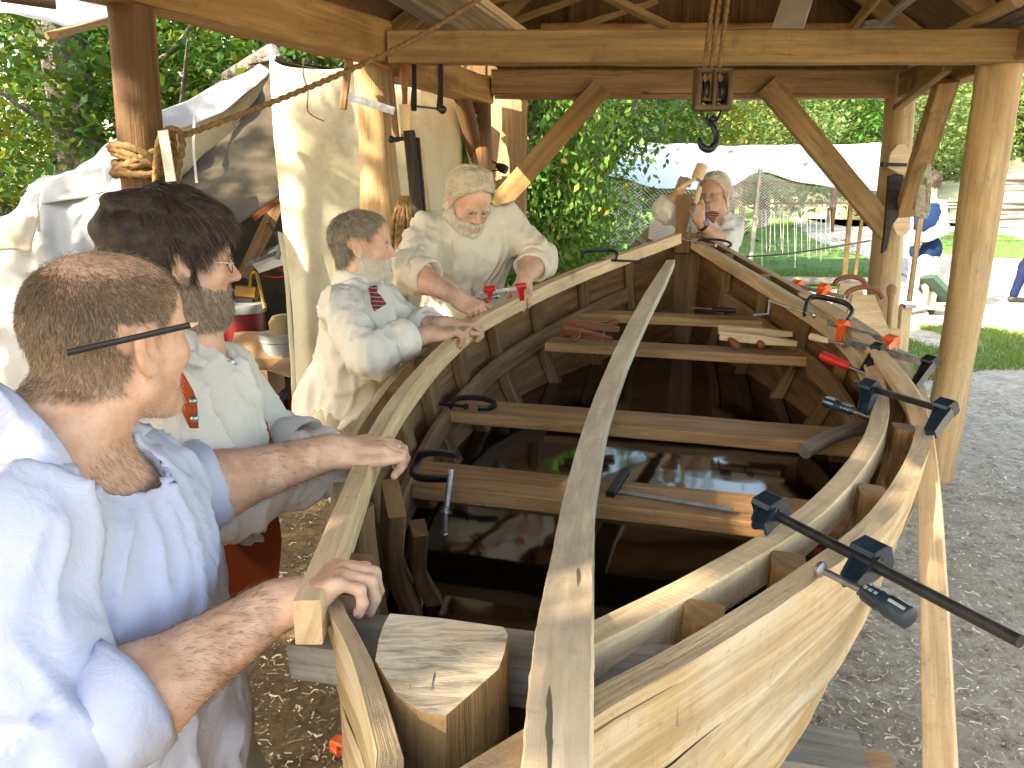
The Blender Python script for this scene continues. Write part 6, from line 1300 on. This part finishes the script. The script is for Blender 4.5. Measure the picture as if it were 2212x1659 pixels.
mb = MB(); mb.tube([U(1906, 355, 5.3), U(1958, 356, 5.3)], .012, 10); mb.ball(U(1907, 355, 5.3), .018, 6); tag(mb.build('iron_peg', M['iron']), 'dark iron peg sticking out of the back right post', 'peg')
mb = MB(); pp = [U(1921, 380, 5.2), U(1935, 374, 5.2), U(1952, 378, 5.2), U(1952, 430, 5.2), U(1940, 470, 5.2), U(1926, 488, 5.2), U(1916, 540, 5.2), U(1906, 548, 5.2), U(1912, 500, 5.2), U(1917, 440, 5.2)]; mb.prism(pp, (0, .03, 0)); tag(mb.build('saddle_bag', M['darkwood']), 'dark leather sheath hanging on the back right post', 'sheath')
K = thing('wooden_maul', U(1920, 720, 5.2), 'slim turned wooden handle leaning against the back right post', 'handle')
mb = MB(); mb.lathe(U(1927, 616, 5.2), U(1918, 740, 5.1), [(0, .02), (.06, .034), (.14, .03), (.25, .018), (.7, .018), (1, .022)], 12); mb.build('shaft', M['oaklt'], K)
def tote(label, x0, y0, t, sc, yt):
    K = thing('tool_tote', U(x0, y0, t), label, 'tote', 'pine tool totes behind the right gunwale'); b0 = lambda x, y: U(x0 + x * sc, y0 + y * sc, t)
    mb = MB(); out = [b0(-32, -40), b0(-24, -70), b0(24, -70), b0(36, -40), b0(62, 20), b0(66, 60), b0(-60, 60), b0(-58, 20)]; mb.prism(out, (.0, .022, 0)); mb.build('end_board', M['pine'], K)
    mb = MB(); mb.sweep(spline([b0(-40, -66), b0(-30, -80), b0(0, -88), b0(30, -80), b0(42, -62)], 16), .03, .026, (0, -1, 0), .3); mb.build('handle', M['redwood'], K)
    mb = MB(); mb.bar(b0(-56, 40) + A(.1, .12, 0), b0(60, 40) + A(.1, .12, 0), .02, .16, (0, 0, 1)); mb.build('side_board', M['pine'], K)
tote('farther pine tool tote, its dark curved handle just showing', 1836, 672, 5.3, .85, 0); tote('nearer pine tool tote with a dark curved handle by the back right post', 1866, 706, 4.9, .98, 0)
bt_ = U(1880, 752, 5.1); K = thing('work_bench', (bt_[0], bt_[1], 0), 'rough bench carrying the tool totes beyond the right gunwale', 'bench')
mb = MB(); mb.bar(A(bt_[0] - .5, bt_[1] + .1, bt_[2] - .03), A(bt_[0] + .2, bt_[1] + .1, bt_[2] - .03), .5, .04, (0, 0, 1)); mb.build('top', M['gray'], K)
for dx in (-.45, .15):
    for dy in (-.08, .28): mb = MB(); mb.bar(A(bt_[0] + dx, bt_[1] + dy, 0), A(bt_[0] + dx, bt_[1] + dy, bt_[2] - .05), .05, .05, (0, 1, 0)); mb.build('leg', M['gray'], K)
K = thing('stake', G(1958, 815, 0), 'pale square stake with a steel cap beside the back right post', 'stake'); s0 = G(1958, 822, 0); s1 = A(s0[0] - .02, s0[1], U(1956, 662, 1)[2]); q = U(1956, 660, 5.9)
mb = MB(); mb.bar(A(q[0] + .02, q[1], 0), q, .075, .06, (0, 1, 0)); mb.build('post', M['pine'], K); mb = MB(); mb.bar(q + A(-.03, -.02, .0), q + A(.05, -.02, .0), .09, .025, (0, 0, 1)); mb.build('cap', M['steel'], K)
mb = MB(); mb.bar(U(1990, 460, 7.5), U(1964, 650, 7.3), .045, .03, (0, -1, 0)); tag(mb.build('lath', M['beamlt']), 'thin upright lath in front of the man in the blue waistcoat', 'lath')
K = thing('trestle', G(2010, 668, 0), 'low trestle with a tilted green-topped board on the path', 'trestle')
def tp(x, y, dy=0): p = U(x, y, 10.6); return p + A(0, dy, 0)
mb = MB(); mb.sweep([tp(1990, 598), tp(2042, 650)], .9, .06, nrm(A(.7, 0, .7)), .05); mb.build('board', plain('green_felt', (.015, .06, .04), .8), K)
for a, b_ in (((2002, 612), (1996, 664)), ((2020, 630), (2012, 668)), ((1996, 664), (2040, 668))): mb = MB(); mb.bar(tp(*a), tp(*b_), .05, .05, (0, 1, 0)); mb.build('leg', M['gray'], K)
# cribbing under the hull
for i, (x0, y0, x1, y1, z_, mt) in enumerate(((1560, 1545, 1858, 1618, .30, 'darkwood'), )):
    K = thing('cribbing', G(1700, 1620, .0), 'stack of short squared timbers under the right side of the hull', 'timber stack')
    a, b_ = G(1590, 1600, .33), G(1862, 1645, .33)
    mb = MB(); mb.bar(a, b_, .16, .05, (0, 0, 1), .05, 4, .003); mb.build('top_timber', M['gray'], K)
    for k in range(4): f = .12 + k * .25; p = a + (b_ - a) * f; mb = MB(); mb.bar(p + A(-.13, 0, -.11), p + A(.13, 0, -.11), .14, .165 if k % 2 else .16, (0, 0, 1), .05); mb.V[-1][:, :] = mb.V[-1] * 1; mb.build('block', M['oaklt' if k % 2 else 'gray'], K)
    mb = MB(); mb.bar(A(a[0], a[1] + .02, .07), A(b_[0], b_[1] + .02, .07), .2, .13, (0, 0, 1)); mb.build('base_timber', M['gray'], K)
for s in (1.0, 2.3, 3.6):
    c_ = BA + BD * s + mid(s); mb = MB(); mb.bar(A(*(c_ - BP * .45), (zk(s) - .04) / 2), A(*(c_ + BP * .35), (zk(s) - .04) / 2), .18, zk(s) - .04, (0, 0, 1)); tag(mb.build('keel_block', M['oaklt']), {1.0: 'keel block under the stern end of the boat', 2.3: 'keel block under the middle of the boat', 3.6: 'keel block under the bow end of the boat'}[s], 'block', 'keel blocks under the boat')

# ---------------------------------------------------------------- clutter in the tent
K = thing('low_shelf', U(560, 900, 5.7) * A(1, 1, 0), 'dark low bench inside the tent', 'bench'); q = U(560, 800, 5.7)
mb = MB(); mb.bar(A(q[0] - .55, q[1] + .1, .40), A(q[0] + .5, q[1] + .1, .40), .6, .04, (0, 0, 1)); mb.build('top', M['darkwood'], K)
for dx in (-.5, .45): mb = MB(); mb.bar(A(q[0] + dx, q[1] + .1, 0), A(q[0] + dx, q[1] + .1, .38), .06, .5, (0, 1, 0)); mb.build('leg', M['darkwood'], K)
K = thing('drinks_cooler', U(533, 800, 5.6), 'round red drinks cooler with a white lid inside the tent', 'cooler'); c0 = U(533, 790, 5.6); c0[2] = .43; hgt_ = U(533, 668, 5.6)[2]
mb = MB(); mb.lathe(c0, A(c0[0], c0[1], hgt_), [(0, .14), (.5, .15), (1, .15)], 24); mb.build('body', plain('cooler_red', (.14, .006, .008), .4), K); mb = MB(); mb.lathe(A(c0[0], c0[1], hgt_), A(c0[0], c0[1], hgt_ + .065), [(0, .162), (.6, .165), (.9, .155), (1, .13)], 24); mb.build('lid', plain('lid_white', (.28, .30, .32), .5), K)
K = thing('power_tool', U(533, 645, 5.55), 'yellow and black cordless tool lying on the cooler lid', 'power tool'); y_ = plain('tool_yellow', (.22, .10, .008), .5)
mb = MB(); mb.bar(U(512, 630, 5.5), U(555, 634, 5.5), .10, .085, (0, 0, 1), .25); mb.build('body', y_, K); mb = MB(); mb.bar(U(514, 646, 5.5), U(550, 649, 5.5), .10, .03, (0, 0, 1), .2); mb.build('battery', M['black'], K); mb = MB(); mb.tube(spline([U(540, 625, 5.5), U(543, 595, 5.5), U(553, 590, 5.5), U(560, 615, 5.5), U(572, 668, 5.4)], 16), .012, 8); mb.build('handle', y_, K)
K = thing('cardboard_box', U(540, 850, 5.1) * A(1, 1, 0) + A(0, 0, .33), 'open cardboard box with its flaps out inside the tent', 'box'); cbm = plain('cardboard', (.22, .13, .065), .85, c2=(.28, .17, .09), sc=6)
x0, x1, y0_, y1_, z0, z1 = U(478, 850, 5.2)[0], U(600, 850, 5.2)[0], 4.85, 5.2, .36, .56
for nm, a, b_, up_ in (('side', (x0, y0_, (z0 + z1) / 2), (x1, y0_, (z0 + z1) / 2), 0), ('side', (x0, y1_, (z0 + z1) / 2), (x1, y1_, (z0 + z1) / 2), 0)): mb = MB(); mb.bar(a, b_, .006, z1 - z0, (0, 0, 1)); mb.build(nm, cbm, K)
for x in (x0, x1): mb = MB(); mb.bar((x, y0_, (z0 + z1) / 2), (x, y1_, (z0 + z1) / 2), .006, z1 - z0, (0, 0, 1)); mb.build('side', cbm, K)
mb = MB(); mb.prism([(x1, y0_, z1), (x1, y1_, z1), (x1 + .22, y1_ - .05, z1 + .02), (x1 + .16, y0_ - .08, z1 - .03)], (0, 0, .004)); mb.build('flap', cbm, K)
mb = MB(); mb.prism([(x0, y1_, z1), (x1, y1_, z1), (x1 - .06, y1_ + .12, z1 + .16), (x0 + .02, y1_ + .12, z1 + .16)], (0, .004, 0)); mb.build('flap', cbm, K)
mb = MB(); mb.prism([(x0 - .02, y0_, z1), (x0 - .02, y1_, z1), (x0 - .2, y1_, z1 + .08), (x0 - .16, y0_, z1 + .10)], (0, 0, .004)); mb.build('flap', cbm, K)
K = thing('storage_tub', (x0 + .2, 5.0, 0), 'black plastic tub under the cardboard box', 'tub'); mb = MB(); mb.bar((x0 - .05, 5.02, .17), (x1 + .02, 5.02, .17), .36, .33, (0, 0, 1), .12); mb.build('body', M['black'], K)
mb = MB(); mb.bar((x1 + .09, 5.15, 0), (x1 + .09, 5.15, .30), .12, .12, (0, 1, 0), .3); tag(mb.build('red_canister', plain('canister_red', (.35, .02, .02), .4)), 'red canister standing beside the black tub', 'canister')
K = thing('bucket', U(612, 830, 5.5), 'white plastic bucket full of odds and ends in the tent', 'bucket'); p = U(612, 835, 5.5); p[2] = .43
mb = MB(); mb.lathe(p, p + A(0, 0, .28), [(0, .115), (.8, .135), (.82, .145), (.9, .142), (1, .15)], 20); mb.build('body', plain('bucket_white', (.24, .27, .28), .5), K); mb = MB(); mb.lathe(p + A(.03, 0, .27), p + A(.02, 0, .40), [(0, .09), (.7, .09), (1, .06)], 14); mb.build('contents', plain('khaki', (.16, .13, .07), .8), K)
rope('extension_cord', 'tangled orange extension cord on the ground in the tent', [A(p[0] - .15 + .16 * math.cos(t * 1.9) + .03 * t, 4.95 + .12 * math.sin(t * 1.7), .12 + .1 * math.sin(t * 2.3)) for t in np.linspace(0, 14, 40)], .006, 'orange', 300, 0.01, 'cord', None, 6)
rope('red_cable', 'red cord draped over the clutter at the back of the tent', [U(548, 590, 5.9), U(570, 574, 5.85), U(600, 580, 5.8), U(622, 592, 5.8), U(600, 600, 5.8), U(566, 594, 5.8)], .010, 'red', 80, 0.01, 'cord', None, 6)
rs = np.random.RandomState(11)
stuff_ = [('wooden_plank', 'brown plank leaning in the tent behind the shaggy-haired man', (525, 600, 5.8), (600, 440, 5.9), .10, .03, 'oak', 'plank'), ('metal_bar', 'bent metal bar standing in the tent', (578, 478, 5.7), (604, 520, 5.7), .02, .01, 'iron', 'bar'),
          ('wooden_batten', 'pale batten leaning beside the torn canvas strip', (598, 560, 5.6), (622, 480, 5.6), .03, .03, 'gray', 'batten'), ('steel_ruler', 'shiny steel rule lying in the tent clutter', (530, 572, 5.7), (600, 545, 5.8), .03, .004, 'steel', 'rule'),
          ('leather_strap', 'brown leather strap hanging near the tent roof', (545, 470, 5.6), (600, 428, 5.7), .06, .01, 'redwood', 'strap')]
for nm, lb, a, b_, w_, h_, mt, ct in stuff_: mb = MB(); mb.bar(U(*a), U(*b_), w_, h_, (0, -1, 0)); tag(mb.build(nm, M[mt]), lb, ct)
mb = MB(); mb.prism([U(535, 560, 5.9), U(625, 520, 5.95), U(622, 570, 5.7), U(560, 590, 5.7)], (0, 0, .01)); tag(mb.build('paper_sheet', M['paper']), 'pale sheet of paper on the tent clutter', 'paper')
o = sheet('canvas_bag', [[(425, 640, 3.2), (470, 650, 3.2), (498, 685, 3.2)], [(425, 700, 3.15), (465, 710, 3.1), (486, 730, 3.15)], [(425, 790, 3.2), (448, 790, 3.15), (460, 792, 3.2)]], 'canvas', None, 20, 20, .03, 7, 4, thick=.004); tag(o, 'folded khaki canvas hanging beside the shaggy-haired man', 'canvas')
# short grass blades on the lawn and the verges
def blades(name, label, polys, n, hgt_, seed, w=.006):
    rs = np.random.RandomState(seed); P = []
    for poly, k in polys:
        q = np.array(poly); lo, hi = q.min(0), q.max(0); c = 0; tries = 0
        while c < k and tries < 30:
            tries += 1; p = lo + rs.rand(k * 3, 2) * (hi - lo); ins = np.zeros(len(p), bool); j = len(q) - 1
            for i in range(len(q)):
                cr = ((q[i, 1] > p[:, 1]) != (q[j, 1] > p[:, 1])) & (p[:, 0] < (q[j, 0] - q[i, 0]) * (p[:, 1] - q[i, 1]) / (q[j, 1] - q[i, 1] + 1e-12) + q[i, 0]); ins ^= cr; j = i
            p = p[ins]; p = p[vnoise(np.stack([p[:, 0] * 1.3, p[:, 1] * 1.3, p[:, 0] * 0 + seed], 1)) > -.15][:k - c]; P.append(p); c += len(p)
    P = np.concatenate(P); m = len(P); a = rs.rand(m) * 6.28; h = hgt_ * (.4 + rs.rand(m) * .9); d = np.stack([np.cos(a), np.sin(a)], 1)
    le = rs.randn(m, 2) * .5 * h[:, None]; b = np.concatenate([P, np.zeros((m, 1))], 1); W = w * (.6 + rs.rand(m))
    V = np.stack([b - np.concatenate([d * W[:, None], np.zeros((m, 1))], 1), b + np.concatenate([d * W[:, None], np.zeros((m, 1))], 1), b + np.concatenate([le, h[:, None]], 1)], 1).reshape(-1, 3)
    g = leafmat('grass_blade_%d' % seed, (.06, .13, .02), (.13, .22, .045), (.38, .34, .14), .3)
    tag(mkobj(name, V, np.arange(3 * m).reshape(-1, 3), g, smooth=False), label, None, None, 'stuff')
blades('grass', 'rough grass growing at the shed edge and along the path', [([gp(1890, 740), gp(1990, 705), gp(2100, 705), gp(2260, 725), gp(2260, 800), gp(2130, 800), gp(2000, 825), gp(1900, 805)], 7000), ([gp(1990, 495), gp(2120, 495), gp(2260, 515), gp(2260, 565), gp(2120, 560), gp(1990, 550)], 5000), ([gp(1560, 615), gp(1900, 615), gp(1900, 590), gp(1560, 590)], 4000)], 0, .06, 3, .006)
blades('lawn_blades', 'grass blades of the mown lawn', [([gp(1200, 650), gp(1500, 640), gp(1890, 616), gp(1895, 560), gp(1780, 490), gp(1690, 455), gp(1380, 430), gp(1200, 430)], 30000)], 0, .07, 4, .014)
# ---------------------------------------------------------------- camera, light
cam = bpy.data.cameras.new('camera'); co = bpy.data.objects.new('camera', cam); COL.objects.link(co)
co.location = (0, 0, CAMH); co.rotation_euler = (math.radians(90) - PIT, 0, 0)
cam.sensor_width = 36; cam.lens = 36 * FPX / 2212; cam.clip_end = 800; cam.clip_start = .02
SC.camera = co
w = bpy.data.worlds.new('World'); SC.world = w; w.use_nodes = True; nt = w.node_tree; bg = nt.nodes['Background']
sky = nt.nodes.new('ShaderNodeTexSky'); sky.sky_type = 'NISHITA'; sky.sun_disc = False
SE, SA = 33.0, 232.0      # elevation, azimuth clockwise from +Y
sky.sun_elevation = math.radians(SE); sky.sun_rotation = math.radians(SA); sky.air_density = 1.2; sky.dust_density = 2.0
nt.links.new(sky.outputs[0], bg.inputs[0]); bg.inputs[1].default_value = .15
sd = bpy.data.lights.new('sun', 'SUN'); sd.energy = 4.2; sd.angle = math.radians(.5); sd.color = (1, .93, .82)
so = bpy.data.objects.new('sun', sd); COL.objects.link(so)
d = Vector((math.sin(math.radians(SA)) * math.cos(math.radians(SE)), math.cos(math.radians(SA)) * math.cos(math.radians(SE)), math.sin(math.radians(SE))))
so.rotation_euler = d.to_track_quat('Z', 'Y').to_euler(); so.location = d * 30
vs = SC.view_settings; vs.view_transform = 'Standard'; vs.look = 'None'; vs.exposure = 2.6; vs.gamma = 1; vs.use_white_balance = True; vs.white_balance_temperature = 7800; vs.white_balance_tint = 10; vs.use_curve_mapping = False
SC.cycles.use_denoising = True
SC.cycles.max_bounces = 7; SC.cycles.diffuse_bounces = 4; SC.cycles.transparent_max_bounces = 6
